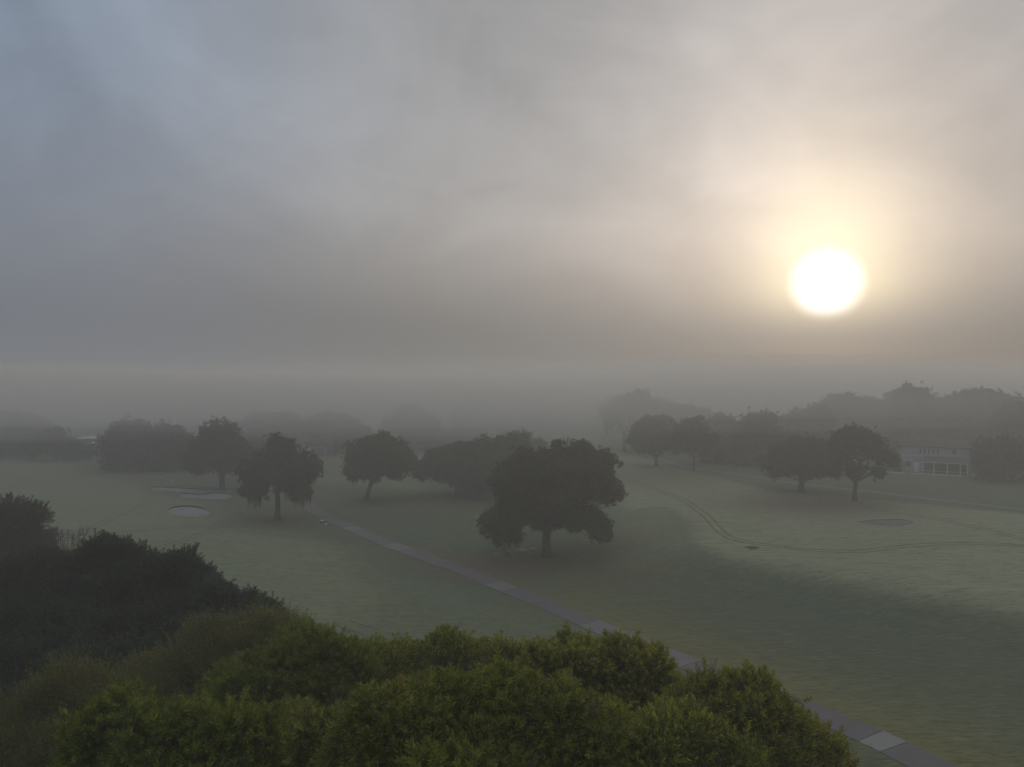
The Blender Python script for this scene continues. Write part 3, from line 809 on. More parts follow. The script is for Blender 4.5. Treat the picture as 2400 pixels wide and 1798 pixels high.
tree('oak_tree', 'tall domed oak with a thick straight trunk next to the farthest sand bunker', (521, 1148),
     [(505, 1020, 42, 36), (470, 1045, 34, 34), (540, 1050, 50, 36), (500, 1075, 55, 30), (575, 1075, 36, 34), (455, 1085, 24, 20)],
     'oak', LM['oak'], 4, .85, OAKS, .55, fork_px=(521, 1100), fill=.15, sub=5, shrink=.5, adj=(0, 8, .97, .90), jit=.16, big=.95, subd=(.55, .78), subr=(.26, .44), gap=2.1, rag=2.0, fuzz=.42, holes=1.0, low=-.7, moss=70, moss_len=(.5, 1.6), back=2)
tree('oak_tree', 'dark short trunked oak left of the rust coloured tree on the right fairway', (1877, 1152),
     [(1890, 1045, 52, 24), (1850, 1060, 42, 28), (1925, 1065, 40, 28), (1870, 1085, 58, 28), (1810, 1085, 26, 20), (1905, 1100, 34, 18), (1830, 1100, 28, 14)],
     'oak', LM['oak'], 5, .75, OAKS, .5, fork_px=(1878, 1115), fill=.15, sub=5, shrink=.5, adj=(0, 8, .97, .90), jit=.16, big=.95, subd=(.55, .78), subr=(.26, .44), gap=2.1, rag=2.0, fuzz=.42, holes=1.0, low=-.6, back=1)
tree('oak_tree', 'rust coloured autumn oak with bare forking limbs showing below its crown', (2003, 1174),
     [(2000, 1025, 42, 22), (1970, 1045, 30, 22), (2035, 1045, 36, 26), (2005, 1060, 50, 26), (2070, 1078, 26, 20), (1965, 1085, 30, 22), (2055, 1075, 34, 14), (2005, 1105, 26, 10), (1950, 1105, 20, 8), (2062, 1112, 22, 8)],
     'oak', LM['brown'], 4.2, .62, OAKS, .34, fork_px=(2004, 1128), fill=.06, sub=4, gap=2.4, rag=1.8, fuzz=.6, holes=1.0, low=-.5, nlimb=9)
tree('oak_tree', 'slim oak with a forked trunk at the left end of the far right row', (1538, 1092),
     [(1535, 1000, 42, 26), (1505, 1030, 38, 24), (1575, 1030, 40, 24), (1540, 1045, 50, 18)], 'oak', LM['oak'], 3, .95, OAKS, .4, fork_px=(1539, 1072), fill=.4, low=-.6)
tree('oak_tree', 'mossy far oak leaning over the distant fairway, left of the forked trunk', (1463, 1058),
     [(1480, 945, 58, 26), (1440, 965, 34, 24), (1520, 965, 60, 34), (1425, 985, 22, 16), (1480, 985, 40, 26), (1560, 960, 50, 30)], 'oak', LM['oak'], 2.4, 1.1, OAKS, .55, fork_px=(1464, 1010), fill=.15, sub=5, shrink=.5, adj=(0, 8, .97, .90), jit=.16, big=.95, subd=(.55, .78), subr=(.26, .44), gap=2.1, rag=2.0, fuzz=.42, holes=1.0, moss=70, moss_len=(1, 3))
tree('oak_tree', 'thin trunked small oak between the forked oak and the dark right row', (1626, 1104),
     [(1622, 1005, 34, 24), (1600, 1030, 30, 22), (1650, 1030, 36, 24), (1630, 1050, 38, 16)], 'oak', LM['oak'], 3, .9, OAKS, .22, fork_px=(1627, 1072), fill=.4)

# ---- trees beyond the course, fading into the fog
FAR = 'background trees fading into the fog'
far_list = [
    ('dark bushy tree behind the pale flat roofs, at the left edge of the grove', (285, 1100), [(300, 1010, 48, 36), (265, 1035, 30, 34), (330, 1020, 44, 42), (290, 1065, 50, 30)]),
    ('dense rounded tree filling the middle of the left grove', (385, 1103), [(380, 1020, 46, 38), (350, 1050, 46, 40), (425, 1050, 44, 40), (390, 1075, 56, 28)]),
    ('lower dark tree where the left grove meets the domed oak', (445, 1098), [(440, 1060, 34, 34), (465, 1050, 30, 26), (430, 1080, 34, 20)]),
    ('shrubby tree growing beside the low house at the far left', (132, 1078), [(125, 1020, 34, 26), (100, 1040, 36, 30), (160, 1045, 24, 24)]),
    ('wide faint tree cut by the left edge of the picture', (10, 1070), [(0, 985, 60, 30), (50, 1000, 48, 36), (20, 1030, 60, 36), (-60, 1000, 60, 50)]),
    ('faint tree between the left edge and the flat roofs', (85, 1065), [(90, 1000, 40, 28), (70, 1030, 40, 30)]),
    ('hazy flat topped tree behind the moss hung oak', (640, 1058), [(620, 985, 46, 26), (590, 1005, 34, 30), (670, 985, 40, 28), (640, 1020, 56, 30)]),
    ('hazy tree rising behind the leaning mossy oak', (780, 1060), [(760, 985, 40, 26), (800, 990, 44, 30), (725, 1000, 30, 24), (790, 1025, 50, 28), (840, 1010, 30, 26)]),
    ('lone hazy dome shaped tree on the far side of the fairway', (962, 1050), [(960, 965, 40, 24), (930, 990, 34, 28), (995, 990, 38, 28), (965, 1020, 50, 24)]),
    ('pale leaning tree in the gap above the low spreading oak', (1110, 1020), [(1105, 945, 34, 20), (1080, 965, 30, 24), (1130, 965, 34, 26), (1105, 990, 44, 20)]),
    ('pale rounded tree left of the distant white gable', (1215, 1015), [(1215, 945, 40, 22), (1185, 970, 34, 24), (1250, 965, 36, 26), (1215, 990, 50, 18)]),
    ('faint tree right of the distant white gable', (1345, 1000), [(1340, 955, 40, 20), (1380, 965, 34, 20), (1310, 965, 26, 16)]),
    ('low hedge like tree at the distant end of the fairway', (1060, 1045), [(1060, 1015, 34, 18), (1100, 1020, 40, 16), (1020, 1025, 26, 14)]),
    ('dark tree directly behind the thin trunked oak', (1690, 1085), [(1690, 985, 46, 34), (1650, 1005, 40, 34), (1730, 1000, 40, 34), (1690, 1040, 56, 34)]),
    ('dark dense tree left of the dark short trunked oak', (1770, 1092), [(1780, 975, 46, 34), (1745, 1010, 38, 40), (1810, 1010, 44, 40), (1775, 1050, 56, 36)]),
    ('smallish far tree above the slim forked oak', (1600, 1060), [(1600, 955, 50, 30), (1640, 965, 40, 30), (1570, 985, 36, 30), (1610, 1010, 56, 32)]),
    ('tree behind the right houses with the lowest left shoulder', (1905, 1082), [(1900, 965, 50, 34), (1870, 990, 40, 34), (1850, 975, 34, 26), (1910, 1020, 50, 34)]),
    ('tall tree behind the houses, crown directly over the rust coloured oak', (1985, 1075), [(1980, 935, 56, 36), (1940, 955, 44, 36), (2030, 950, 54, 40), (1990, 1000, 70, 44)]),
    ('tallest hazy tree above the white house roof', (2130, 1075), [(2130, 925, 62, 40), (2090, 940, 46, 34), (2180, 950, 56, 44), (2130, 990, 80, 50)]),
    ('tall hazy tree near the top right of the tree line', (2290, 1080), [(2300, 925, 60, 38), (2250, 945, 52, 40), (2350, 945, 56, 44), (2300, 1000, 84, 56)]),
    ('hazy tree cut by the right edge of the picture, behind the porch', (2400, 1095), [(2400, 955, 60, 44), (2440, 960, 60, 60), (2390, 1020, 64, 56)]),
]
for lab, bp, lobes in far_list:
    big = len(lobes) > 3
    tree('tree', lab, bp, lobes, 'far', LM['far'], 1.3, 1.2, FAR, .45, fork=.35, fill=.3, sub=3, fuzz=.4, rag=1.4, adj=(0, 24 if bp[0] > 1400 else 11, .96, .88), nlimb=3, low=-.6, back=1 if big else 0, scale=.85)
for lab, bp, lobes in [
    ('dark bushy tree right of the white house porch, nearest the right edge', (2345, 1128), [(2340, 1065, 46, 34), (2380, 1070, 50, 44), (2310, 1085, 26, 28), (2350, 1100, 56, 26)]),
    ('reddish brown bush at the corner of the porch', (2288, 1124), [(2290, 1100, 20, 16), (2310, 1108, 22, 14)]),
    ('dark leafy shrub between the white house and the rust coloured oak', (2098, 1104), [(2098, 1078, 15, 15), (2090, 1090, 18, 12), (2110, 1096, 12, 9)])]:
    tree('shrub' if 'tree' not in lab else 'tree', lab, bp, lobes, 'far', LM['far'] if 'reddish' not in lab else LM['brown'], 1.6, 1.2, 'shrubs and trees round the white house', .2, fork=.3, fill=.5, nlimb=3, low=-.8, scale=.6, cat='shrub' if 'tree' not in lab else 'tree')
for lab, bp, lobes in [
    ('clipped dark hedge under the flat roofs at far left', (190, 1077), [(185, 1058, 26, 14), (215, 1062, 18, 12), (160, 1056, 22, 16)]),
    ('low dark bush at the foot of the left grove', (300, 1103), [(300, 1088, 34, 16), (340, 1090, 30, 16), (262, 1086, 26, 16)])]:
    tree('shrub', lab, bp, lobes, 'far', LM['far'], 1.6, 1.2, 'shrubs at the edge of the left rough', .15, fork=.3, fill=.5, nlimb=2, low=-.8, scale=.6, cat='shrub')

# far woodland past the last trees one can tell apart
wr = np.random.RandomState(77); lobes = []
for k in range(110):
    y = wr.uniform(300, 480); x = wr.uniform(-1.0, 1.0) * y * 1.05
    if abs(x / y - .03) < .10 and y < 430: continue
    rx = wr.uniform(7, 13); hh = wr.uniform(6, 10)
    lobes.append((np.array([x, y, hh * .55]), np.array([rx, rx, hh * .5])))
P, D, T, _ = crown_points(lobes, wr, .25, 3.0, fill=.2, low=-.2)
wroot = empty('woodland_edge', (0, 380, 0), 'distant wood along the horizon, almost lost in the fog', 'woodland')
wroot['kind'] = 'stuff'
foliage_obj('foliage', P, D, wr.uniform(1.3, 2.1, len(P)), T, 'far', LM['far'], wroot)['kind'] = 'stuff'

# ---- dark evergreens at the left
DK = 'dark evergreens at the left edge'
TWIGGY = []
twig_mat = simple('twig_bark', (.10, .085, .07), (.17, .15, .125), 6, .9)
def near_tree(lab, px, depth, lobes, sprig, mat, dens, puff, group, **k):
    r = tree('evergreen_tree' if 'evergreen' in lab else 'tree', lab, px, lobes, sprig, mat, dens, puff, group, depth=depth, **k)
    if sprig in ('narrow', 'sparse'): TWIGGY.append((*r, 70 if sprig == 'sparse' else 26))
    return r
near_tree('dark evergreen whose spiky top stands out against the left fairway', (350, 1400), 39,
     [(270, 1290, 44, 34), (345, 1335, 88, 56), (400, 1335, 66, 44), (455, 1360, 52, 44), (300, 1380, 90, 60, -2), (480, 1400, 60, 50, -1), (350, 1440, 110, 60, -3), (235, 1300, 30, 30)],
     'darkleaf', LM['dark'], 20, .62, DK, adj=(0, 26, .96, .92), trunk_r=.3, fill=.3, sub=9, big=.82, subd=(.78, 1.1), subr=(.2, .34), shoots=.12, back=3)
near_tree('dark evergreen at the right tip of the left clump, above the cart path grass', (570, 1480), 36,
     [(560, 1420, 54, 44), (600, 1440, 40, 38), (530, 1440, 54, 44), (630, 1480, 24, 28), (560, 1490, 90, 40, -2), (505, 1400, 34, 34)],
     'darkleaf', LM['dark'], 22, .58, DK, adj=(0, 26, .96, .92), trunk_r=.25, fill=.3, sub=9, big=.82, subd=(.78, 1.1), subr=(.2, .34), shoots=.12, back=2)
near_tree('dark evergreen in the heart of the left clump', (150, 1400), 42,
     [(110, 1340, 90, 60), (190, 1330, 60, 46), (40, 1380, 90, 70), (150, 1420, 110, 70, -2), (215, 1310, 30, 26)],
     'darkleaf', LM['darkol'], 16, .68, DK, adj=(0, 26, .96, .92), trunk_r=.3, fill=.3, sub=9, big=.82, subd=(.78, 1.1), subr=(.2, .34), shoots=.10, back=2)
near_tree('greener low evergreen below the dark clump at the left', (100, 1500), 34,
     [(60, 1460, 110, 60), (180, 1470, 100, 60), (-60, 1480, 110, 80), (280, 1500, 80, 50, 1), (120, 1530, 150, 60, -2)],
     'darkleaf', LM['dark'], 20, .6, DK, adj=(0, 26, .96, .92), trunk_r=.28, fill=.3, sub=9, big=.82, subd=(.78, 1.1), subr=(.2, .34), shoots=.10, back=2)
near_tree('tall evergreen cut by the left edge, with a wispy reddish top', (-10, 1350), 60,
     [(10, 1180, 46, 30), (60, 1200, 30, 40), (-30, 1210, 70, 60), (40, 1260, 70, 56), (80, 1255, 34, 34), (-10, 1310, 110, 60), (95, 1290, 30, 34)],
     'darkleaf', LM['darkol'], 9, .85, DK, adj=(0, 26, .96, .92), trunk_r=.35, fill=.35, shoots=.2, scale=1.3, back=2)
tr_, lb_, pf_, r_ = near_tree('thin half bare tree with upright twigs poking above the left clump', (155, 1330), 52,
     [(155, 1285, 34, 20), (175, 1275, 22, 20), (140, 1300, 30, 20)], 'sparse', LM['sparse'], 9, .6, None, adj=(0, 26, .96, .92), trunk_r=.14, fill=.2, shoots=.4)
mbt = MB()
for k in range(16):
    b0 = at(155 + r_.uniform(-30, 34), 1288 + r_.uniform(-5, 8), 52 + r_.uniform(-.6, .6)); d = np.array([(b0[0] - at(155, 1288, 52)[0]) * .3, r_.normal(0, .2), 1.]); d /= np.linalg.norm(d)
    bare_twigs(b0, d, .75, .022, 3, r_, mbt, .38)
mbt.build('bare_twig', bark, tr_)

near_tree('dark evergreen undergrowth filling the gap above the sparse leaved trees', (250, 1640), 31,
     [(240, 1560, 130, 60), (100, 1570, 130, 60), (370, 1540, 90, 60), (-40, 1580, 130, 80), (200, 1640, 200, 80, -1), (0, 1650, 160, 80, -1), (440, 1490, 70, 50, 1), (400, 1600, 120, 70, -1)],
     'darkleaf', LM['dark'], 20, .6, DK, adj=(0, 26, .96, .92), trunk_r=.25, fill=.3, sub=7, big=.82, subd=(.78, 1.1), subr=(.2, .34), shoots=.1, back=2)

# ---- thin leaved trees between the dark clump and the near row
SP = 'thin leaved trees in front of the dark clump'
near_tree('sparse leaved tree showing its grey twigs, right behind the yellow green tree', (540, 1600), 27,
     [(560, 1510, 110, 48), (650, 1500, 80, 40), (450, 1560, 100, 60), (380, 1600, 90, 60), (560, 1600, 130, 70, -1), (700, 1540, 60, 44)],
     'sparse', LM['sparse'], 30, .55, SP, adj=(0, 24, .96, .95), trunk_r=.22, fill=.7, sub=8, big=.85, subd=(.75, 1.08), subr=(.2, .34), scale=1.25, shoots=.4, nlimb=6, back=2)
near_tree('sparse leaved tree lowest at the left edge, with yellowing tips', (180, 1700), 22.5,
     [(150, 1640, 90, 50), (90, 1690, 100, 60), (240, 1660, 90, 60), (40, 1760, 120, 70, -1), (200, 1760, 150, 70, -1), (330, 1650, 70, 60, 1.5)],
     'sparse', LM['sparse'], 30, .5, SP, adj=(0, 24, .96, .95), trunk_r=.2, fill=.7, sub=8, big=.85, subd=(.75, 1.08), subr=(.2, .34), scale=1.25, shoots=.4, nlimb=6, back=2)

# ---- narrow leaved trees right below the camera
NR = 'narrow leaved trees in the near row'
near_tree('bright yellow green tree nearest the bottom left of the frame', (420, 1798), 15.5,
     [(440, 1705, 130, 50), (350, 1740, 100, 70), (530, 1740, 100, 60), (330, 1830, 150, 80, -.5), (480, 1840, 170, 90, -.8), (600, 1800, 70, 70), (280, 1700, 50, 40)],
     'narrow', LM['yellow'], 71, .23, NR, adj=(-12, 34, .96, .94), trunk_r=.16, fill=.22, gap=2.8, sub=9, big=.64, subd=(.86, 1.28), subabs=(.24, .60), shell=.25, fuzz=.4, scale=1.22, rag=1.1, shrink=2.0, holes=.8, shoots=.22, back=3)
near_tree('yellow green tree at the left end of the near row top line', (700, 1640), 21,
     [(690, 1530, 110, 50), (770, 1530, 66, 50), (620, 1580, 90, 56), (750, 1610, 110, 66, -.5), (640, 1680, 120, 70, -.8), (830, 1580, 50, 50), (560, 1620, 60, 40)],
     'narrow', LM['yellow'], 50, .23, NR, adj=(-12, 34, .96, .94), trunk_r=.2, fill=.22, gap=2.8, sub=9, big=.64, subd=(.86, 1.28), subabs=(.24, .60), shell=.25, fuzz=.4, scale=1.22, rag=1.1, shrink=2.0, holes=.8, shoots=.22, back=3)
near_tree('olive tree with three rounded tops in the middle of the near row', (1060, 1640), 22,
     [(1080, 1535, 76, 56), (1150, 1560, 50, 46), (1020, 1580, 70, 56), (940, 1560, 66, 46), (880, 1550, 50, 50), (960, 1640, 130, 66, -.8), (1110, 1640, 110, 66, -.6), (1210, 1560, 50, 46)],
     'narrow', LM['olive'], 48, .23, NR, adj=(-12, 34, .96, .94), trunk_r=.22, fill=.22, gap=2.8, sub=9, big=.64, subd=(.86, 1.28), subabs=(.24, .60), shell=.25, fuzz=.4, scale=1.22, rag=1.1, shrink=2.0, holes=.8, shoots=.22, back=3)
near_tree('olive tree with orange tipped shoots, crown overlapping the cart path', (1430, 1700), 19,
     [(1420, 1545, 70, 50), (1350, 1560, 90, 46), (1480, 1570, 76, 50), (1290, 1590, 50, 50), (1400, 1650, 150, 80, -.6), (1530, 1620, 80, 60), (1300, 1680, 90, 66, -.5), (1580, 1640, 40, 40), (1520, 1700, 110, 80, -.6)],
     'narrow', LM['orange'], 55, .23, NR, adj=(-12, 34, .96, .94), trunk_r=.2, fill=.22, gap=2.8, sub=9, big=.64, subd=(.86, 1.28), subabs=(.24, .60), shell=.25, fuzz=.4, scale=1.22, rag=1.1, shrink=2.0, holes=.8, shoots=.25, back=3)
near_tree('orange flecked tree at the right end of the near row, below the pale slab', (1770, 1790), 17,
     [(1680, 1640, 60, 44), (1750, 1660, 70, 50), (1820, 1700, 60, 56), (1650, 1700, 90, 66, -.4), (1750, 1760, 120, 70, -.4), (1880, 1760, 56, 56), (1900, 1830, 70, 66), (1780, 1840, 140, 80, -.6), (1920, 1800, 40, 40)],
     'narrow', LM['orange'], 62, .23, NR, adj=(-12, 34, .96, .94), trunk_r=.18, fill=.22, gap=2.8, sub=9, big=.64, subd=(.86, 1.28), subabs=(.24, .60), shell=.25, fuzz=.4, scale=1.22, rag=1.1, shrink=2.0, holes=.8, shoots=.25, back=3)
near_tree('nearest olive tree with silvery flecked top, bottom centre of the frame', (1080, 1798), 14.2,
     [(1060, 1665, 120, 60), (1180, 1660, 110, 56), (960, 1700, 90, 66), (1290, 1700, 110, 66), (1130, 1770, 190, 90, -.6), (900, 1780, 90, 80), (1330, 1790, 110, 80), (1380, 1740, 50, 50)],
     'narrow', LM['olive'], 75, .23, NR, adj=(-12, 34, .96, .94), trunk_r=.17, fill=.22, gap=2.8, sub=9, big=.64, subd=(.86, 1.28), subabs=(.24, .60), shell=.25, fuzz=.4, scale=1.22, rag=1.1, shrink=2.0, holes=.8, shoots=.22, back=3)
near_tree('olive tree in the shade between the silvery topped tree and the orange flecked one', (1530, 1798), 15.2,
     [(1540, 1770, 100, 60), (1620, 1750, 70, 60), (1460, 1810, 90, 70), (1570, 1840, 140, 70, -.5), (1700, 1790, 60, 60)],
     'narrow', LM['olive'], 69, .23, NR, adj=(-12, 34, .96, .94), trunk_r=.16, fill=.22, gap=2.8, sub=9, big=.64, subd=(.86, 1.28), subabs=(.24, .60), shell=.25, fuzz=.4, scale=1.22, rag=1.1, shrink=2.0, holes=.8, shoots=.22, back=2)
near_tree('low dark tree in the hollow left of the silvery topped tree', (740, 1798), 17,
     [(740, 1740, 110, 60), (820, 1790, 110, 70), (680, 1800, 100, 70), (760, 1850, 160, 70, -.5), (860, 1700, 60, 50, 1)],
     'narrow', LM['olive'], 57, .23, NR, adj=(-12, 34, .96, .94), trunk_r=.16, fill=.22, gap=2.8, sub=9, big=.64, subd=(.86, 1.28), subabs=(.24, .60), shell=.25, fuzz=.4, scale=1.22, rag=1.1, shrink=2.0, holes=.8, shoots=.18, back=2)

# leafless twig tips standing out of the near crowns
for (rt, lb_, pf_, rr_, nt_) in TWIGGY:
    pc, pr, pn = pf_; up = np.where(pn[:, 2] > .2)[0]; mbt = MB()
    for q in rr_.choice(up, min(nt_, len(up)), replace=False):
        d = pn[q] * .6 + np.array([0, 0, 1.]) + rr_.normal(0, .25, 3); d /= np.linalg.norm(d)
        bare_twigs(pc[q], d, rr_.uniform(.30, .55), .010, 2, rr_, mbt, .42)
    mbt.build('bare_twig', twig_mat, rt)['kind'] = 'stuff'

# ------------------------------------------------------------------ houses
def placer(o, ang):
    c, s_ = math.cos(ang), math.sin(ang)
    return lambda v: (o[0] + v[0] * c - v[1] * s_, o[1] + v[0] * s_ + v[1] * c, o[2] + v[2])
def boxp(name, x0, x1, y0, y1, z0, z1, mat, parent, pl): return MB().box(x0, x1, y0, y1, z0, z1).xf(pl).build(name, mat, parent)
def window(pl, root, u0, u1, z0, z1, v, muntin=True):
    fr = MB(); t = .07
    fr.box(u0, u1, v - .05, v + .02, z0, z0 + t).box(u0, u1, v - .05, v + .02, z1 - t, z1)
    fr.box(u0, u0 + t, v - .046, v + .02, z0 + t, z1 - t).box(u1 - t, u1, v - .046, v + .02, z0 + t, z1 - t)
    if muntin: fr.box(u0 + t, u1 - t, v - .04, v + .02, (z0 + z1) / 2 - .02, (z0 + z1) / 2 + .02)
    w = fr.xf(pl).build('window', trim_mat, root)
    g = boxp('pane', u0 + t, u1 - t, v - .022, v + .01, z0 + t, z1 - t, glass_mat, None, pl)
    g.parent = w
    g.location = (-Vector(root.location)[:][0], -root.location[1], -root.location[2])
    return w
def gable(u0, u1, v0, v1, z0, z1, ov=.4):
    m = MB(); a = (v0 + v1) / 2; q = .14
    for (va, vb) in ((v0 - ov, a), (v1 + ov, a)):
        zA = z0 - ov * (z1 - z0) / (a - v0)
        m.add([(u0 - ov, va, zA), (u1 + ov, va, zA), (u1 + ov, vb, z1), (u0 - ov, vb, z1), (u0 - ov, va, zA + q), (u1 + ov, va, zA + q), (u1 + ov, vb, z1 + q), (u0 - ov, vb, z1 + q)],
              [(0, 1, 2, 3), (4, 7, 6, 5), (0, 4, 5, 1), (1, 5, 6, 2), (3, 2, 6, 7), (0, 3, 7, 4)])
    return m
def walls(u0, u1, v0, v1, z0, z1, gab=None, th=.2):
    m = MB().box(u0, u1, v0, v0 + th, z0, z1).box(u0, u1, v1 - th, v1, z0, z1).box(u0, u0 + th, v0 + th, v1 - th, z0, z1).box(u1 - th, u1, v0 + th, v1 - th, z0, z1)
    if gab:
        a = (v0 + v1) / 2
        for (ua, ub) in ((u0, u0 + th), (u1 - th, u1)):
            m.add([(ua, v0, z1), (ub, v0, z1), (ub, v1, z1), (ua, v1, z1), (ua, a, gab), (ub, a, gab)], [(0, 1, 5, 4), (2, 3, 4, 5), (1, 2, 5), (3, 0, 4)])
    return m
# white two storey house at the right
o = ground(2110, 1112); z0 = o[2]; ang = math.atan2(-.515, .857)
hr = empty('house', tuple(o), 'white two storey house with five upper windows and a posted porch', 'house')
pl = placer((o[0], o[1], 0), ang)
pl0 = lambda v: (lambda q: (q[0], q[1], q[2] + z0))(pl(v))
walls(0, 12.5, 6, 15, -.5, 5.7, 7.0).xf(pl0).build('wall', wall_white, hr)
gable(0, 12.5, 6, 15, 5.7, 7.1).xf(pl0).build('roof', roof_mat, hr)
boxp('floor_band', -.03, 12.53, 5.95, 5.998, 3.62, 3.72, trim_mat, hr, pl0)
boxp('chimney', 2.0, 2.9, 11.5, 12.4, 6.0, 8.0, wall_grey, hr, pl0)
for k in range(5): window(pl0, hr, 3.3 + k * .82, 3.92 + k * .82, 4.2, 5.25, 6)
window(pl0, hr, 9.4, 10.4, 4.2, 5.2, 6); window(pl0, hr, .8, 1.9, 1.1, 2.4, 6)
boxp('porch_screen', 4.2, 12.2, 5.90, 5.99, .1, 2.6, dark_in, hr, pl0)
MB().add([(3.6, 1.6, 2.75), (13.6, 1.6, 2.75), (13.6, 6, 3.55), (4.6, 6, 3.55), (3.6, 1.6, 2.9), (13.6, 1.6, 2.9), (13.6, 6, 3.7), (4.6, 6, 3.7)],
         [(0, 1, 2, 3), (4, 7, 6, 5), (0, 4, 5, 1), (1, 5, 6, 2), (3, 2, 6, 7), (0, 3, 7, 4)]).xf(pl0).build('porch_roof', roof_mat, hr)
boxp('gutter', 3.7, 13.5, 1.5, 1.6, 2.66, 2.80, trim_mat, hr, pl0)
for k, u_ in enumerate((4.1, 6.1, 8.5, 10.8, 12.0, 13.2)): boxp('porch_post', u_, u_ + .16, 1.7, 1.86, 0, 2.74, trim_mat, hr, pl0)
boxp('porch_rail', 4.3, 12.0, 1.74, 1.8, .85, .93, trim_mat, hr, pl0)
boxp('porch_floor', 3.2, 13.6, 1.4, 6.0, -.4, .05, wall_grey, hr, pl0)
boxp('door', 1.0 + 1.4, 3.3, 5.92, 5.995, .1, 2.2, trim_mat, hr, pl0)
# low terrace wall in front
tw = empty('terrace_wall', tuple(ground(2112, 1110)), 'low white terrace wall running along the grass before the white house', 'wall')
boxp('wall_body', -9, 11.4, -.1, .15, -.4, .34, wall_white, tw, pl0)
boxp('coping', -9.05, 11.45, -.16, .21, .343, .42, trim_mat, tw, pl0)
for u_ in (1.6, 4.1, 8.8):
    q = pl0((u_, -.5, 0)); q = (q[0], q[1], float(zg(q[0], q[1])))
    e_ = empty('fence_post', q, {1.6: 'dark slim stake before the terrace wall, leftmost of three', 4.1: 'dark slim stake before the terrace wall, middle of three', 8.8: 'dark slim stake before the terrace wall, rightmost of three'}[u_], 'post', 'stakes before the terrace wall')
    MB().tube([(q[0], q[1], q[2] - .2), (q[0], q[1], q[2] + 1.0)], [.05, .045], 8).build('shaft', pin_dark, e_)
    MB().tube([(q[0], q[1], q[2] + .97), (q[0], q[1], q[2] + 1.06)], [.07, .03], 8).build('cap', pin_dark, e_)
# gabled house half hidden by the rust coloured oak
def plain_house(lab, px, w, d, h, ang, wm, rm, ridge, depth=None, wins=2, door=True, flat=False):
    o = ground(*px); r = empty('house', tuple(o), lab, 'house', 'houses beyond the course'); p = placer(o, ang)
    walls(0, w, 0, d, -.5, h, None if flat else ridge).xf(p).build('wall', wm, r)
    if flat:
        MB().box(-.5, w + .5, -.5, d + .5, h, h + .25).xf(p).build('roof', rm, r)
        boxp('fascia', -.56, w + .56, -.57, -.51, h - .02, h + .28, trim_mat, r, p)
    else: gable(0, w, 0, d, h, ridge).xf(p).build('roof', rm, r)
    for k in range(wins):
        u0 = (k + .5) * w / wins - .5 + (.4 if door else 0); window(p, r, u0, min(u0 + 1.0, w - .1), 1.0, 2.1, 0)
        if h > 5: window(p, r, u0, min(u0 + 1.0, w - .1), 3.8, 4.9, 0)
    if door: boxp('door', .3, 1.15, -.05, -.004, 0, 2.05, trim_mat, r, p)
    return r, p
plain_house('white gabled house half hidden behind the rust coloured oak', (1922, 1082), 12, 8, 5.9, -.35, wall_white, roof_mat, 7.4, wins=4)
ra, pa = plain_house('low house with a bright flat roof, nearer of the two at the far left', (212, 1072), 6.2, 8, 4.0, .03, wall_grey, roof_pale, 0, flat=True)
plain_house('low house with a bright flat roof, farther of the two at the far left', (176, 1059), 6.6, 9, 4.1, .05, wall_grey, roof_pale, 0, flat=True)
for u_ in (.2, 2.4, 5.8): boxp('carport_post', u_, u_ + .14, -2.4, -2.26, 0, 2.5, trim_mat, ra, pa)
boxp('carport_roof', 0, 6.1, -2.6, -.08, 2.5, 2.66, wall_white, ra, pa)
rc, pc_ = plain_house('grey house with a posted back porch behind the moss hung oak', (718, 1067), 6.5, 7, 3.6, 0, wall_grey, roof_mat, 5.0)
for u_ in (.2, 3.0, 6.0): boxp('porch_post', u_, u_ + .14, -2.0, -1.86, 0, 2.4, trim_mat, rc, pc_)
boxp('porch_beam', 0, 6.4, -2.1, -1.8, 2.4, 2.6, wall_white, rc, pc_)
plain_house('faint pale roofed house at the distant end of the fairway', (1272, 981), 8, 8, 3.0, 0, wall_white, roof_pale, 0, flat=True)

# ------------------------------------------------------------------ small things on the course
def on(px, py): g = ground(px, py); return np.array([g[0], g[1], float(zg(g[0], g[1]))])
def post_ball(name, lab, px, h, r, cat, ball):
    b = on(*px); e_ = empty(name, tuple(b), lab, cat)
    MB().tube([b - [0, 0, .2], b + [0, 0, h]], [r, r], 8).build('pole', pin_dark if ball else pin_white, e_)
    if ball:
        k = 6; pts = [b + [0, 0, h + ball * (1 - math.cos(math.pi * i / k))] for i in range(k + 1)]
        MB().tube(pts, [max(.005, ball * math.sin(math.pi * i / k)) for i in range(k + 1)], 10).build('finial', pin_white, e_, True)
    return e_, b
post_ball('yardage_post', 'thin post topped by a small white ball on the left green', (379, 1136), 1.5, .03, 'post', .14)
e_, b = post_ball('flag_pole', 'short pale flag pin standing behind the bunkers', (404, 1136), 1.1, .035, 'flag', 0)
MB().box(b[0] - .02, b[0] + .3, b[1] - .01, b[1] + .01, b[2] + .85, b[2] + 1.08).build('flag', pin_white, e_)
e_, b = post_ball('bird_house', 'dark post with a white box on top at the edge of the left rough', (261, 1101), 1.3, .05, 'post', 0)
MB().box(b[0] - .16, b[0] + .16, b[1] - .14, b[1] + .14, b[2] + 1.3, b[2] + 1.6).build('box', pin_white, e_)
b = on(755, 1227); e_ = empty('tee_bench', tuple(b), 'small white topped bench on the grass left of the cart path', 'bench')
MB().box(b[0] - .3, b[0] + .35, b[1] - .2, b[1] + .2, b[2] + .46, b[2] + .52).build('seat', pin_white, e_)
for sx in (-.24, .28): MB().box(b[0] + sx - .04, b[0] + sx + .04, b[1] - .16, b[1] + .16, b[2] - .1, b[2] + .457).build('leg', pin_dark, e_)
b = on(764, 1230); e_ = empty('tee_marker', tuple(b), 'low white marker stone lying by the small bench', 'marker')
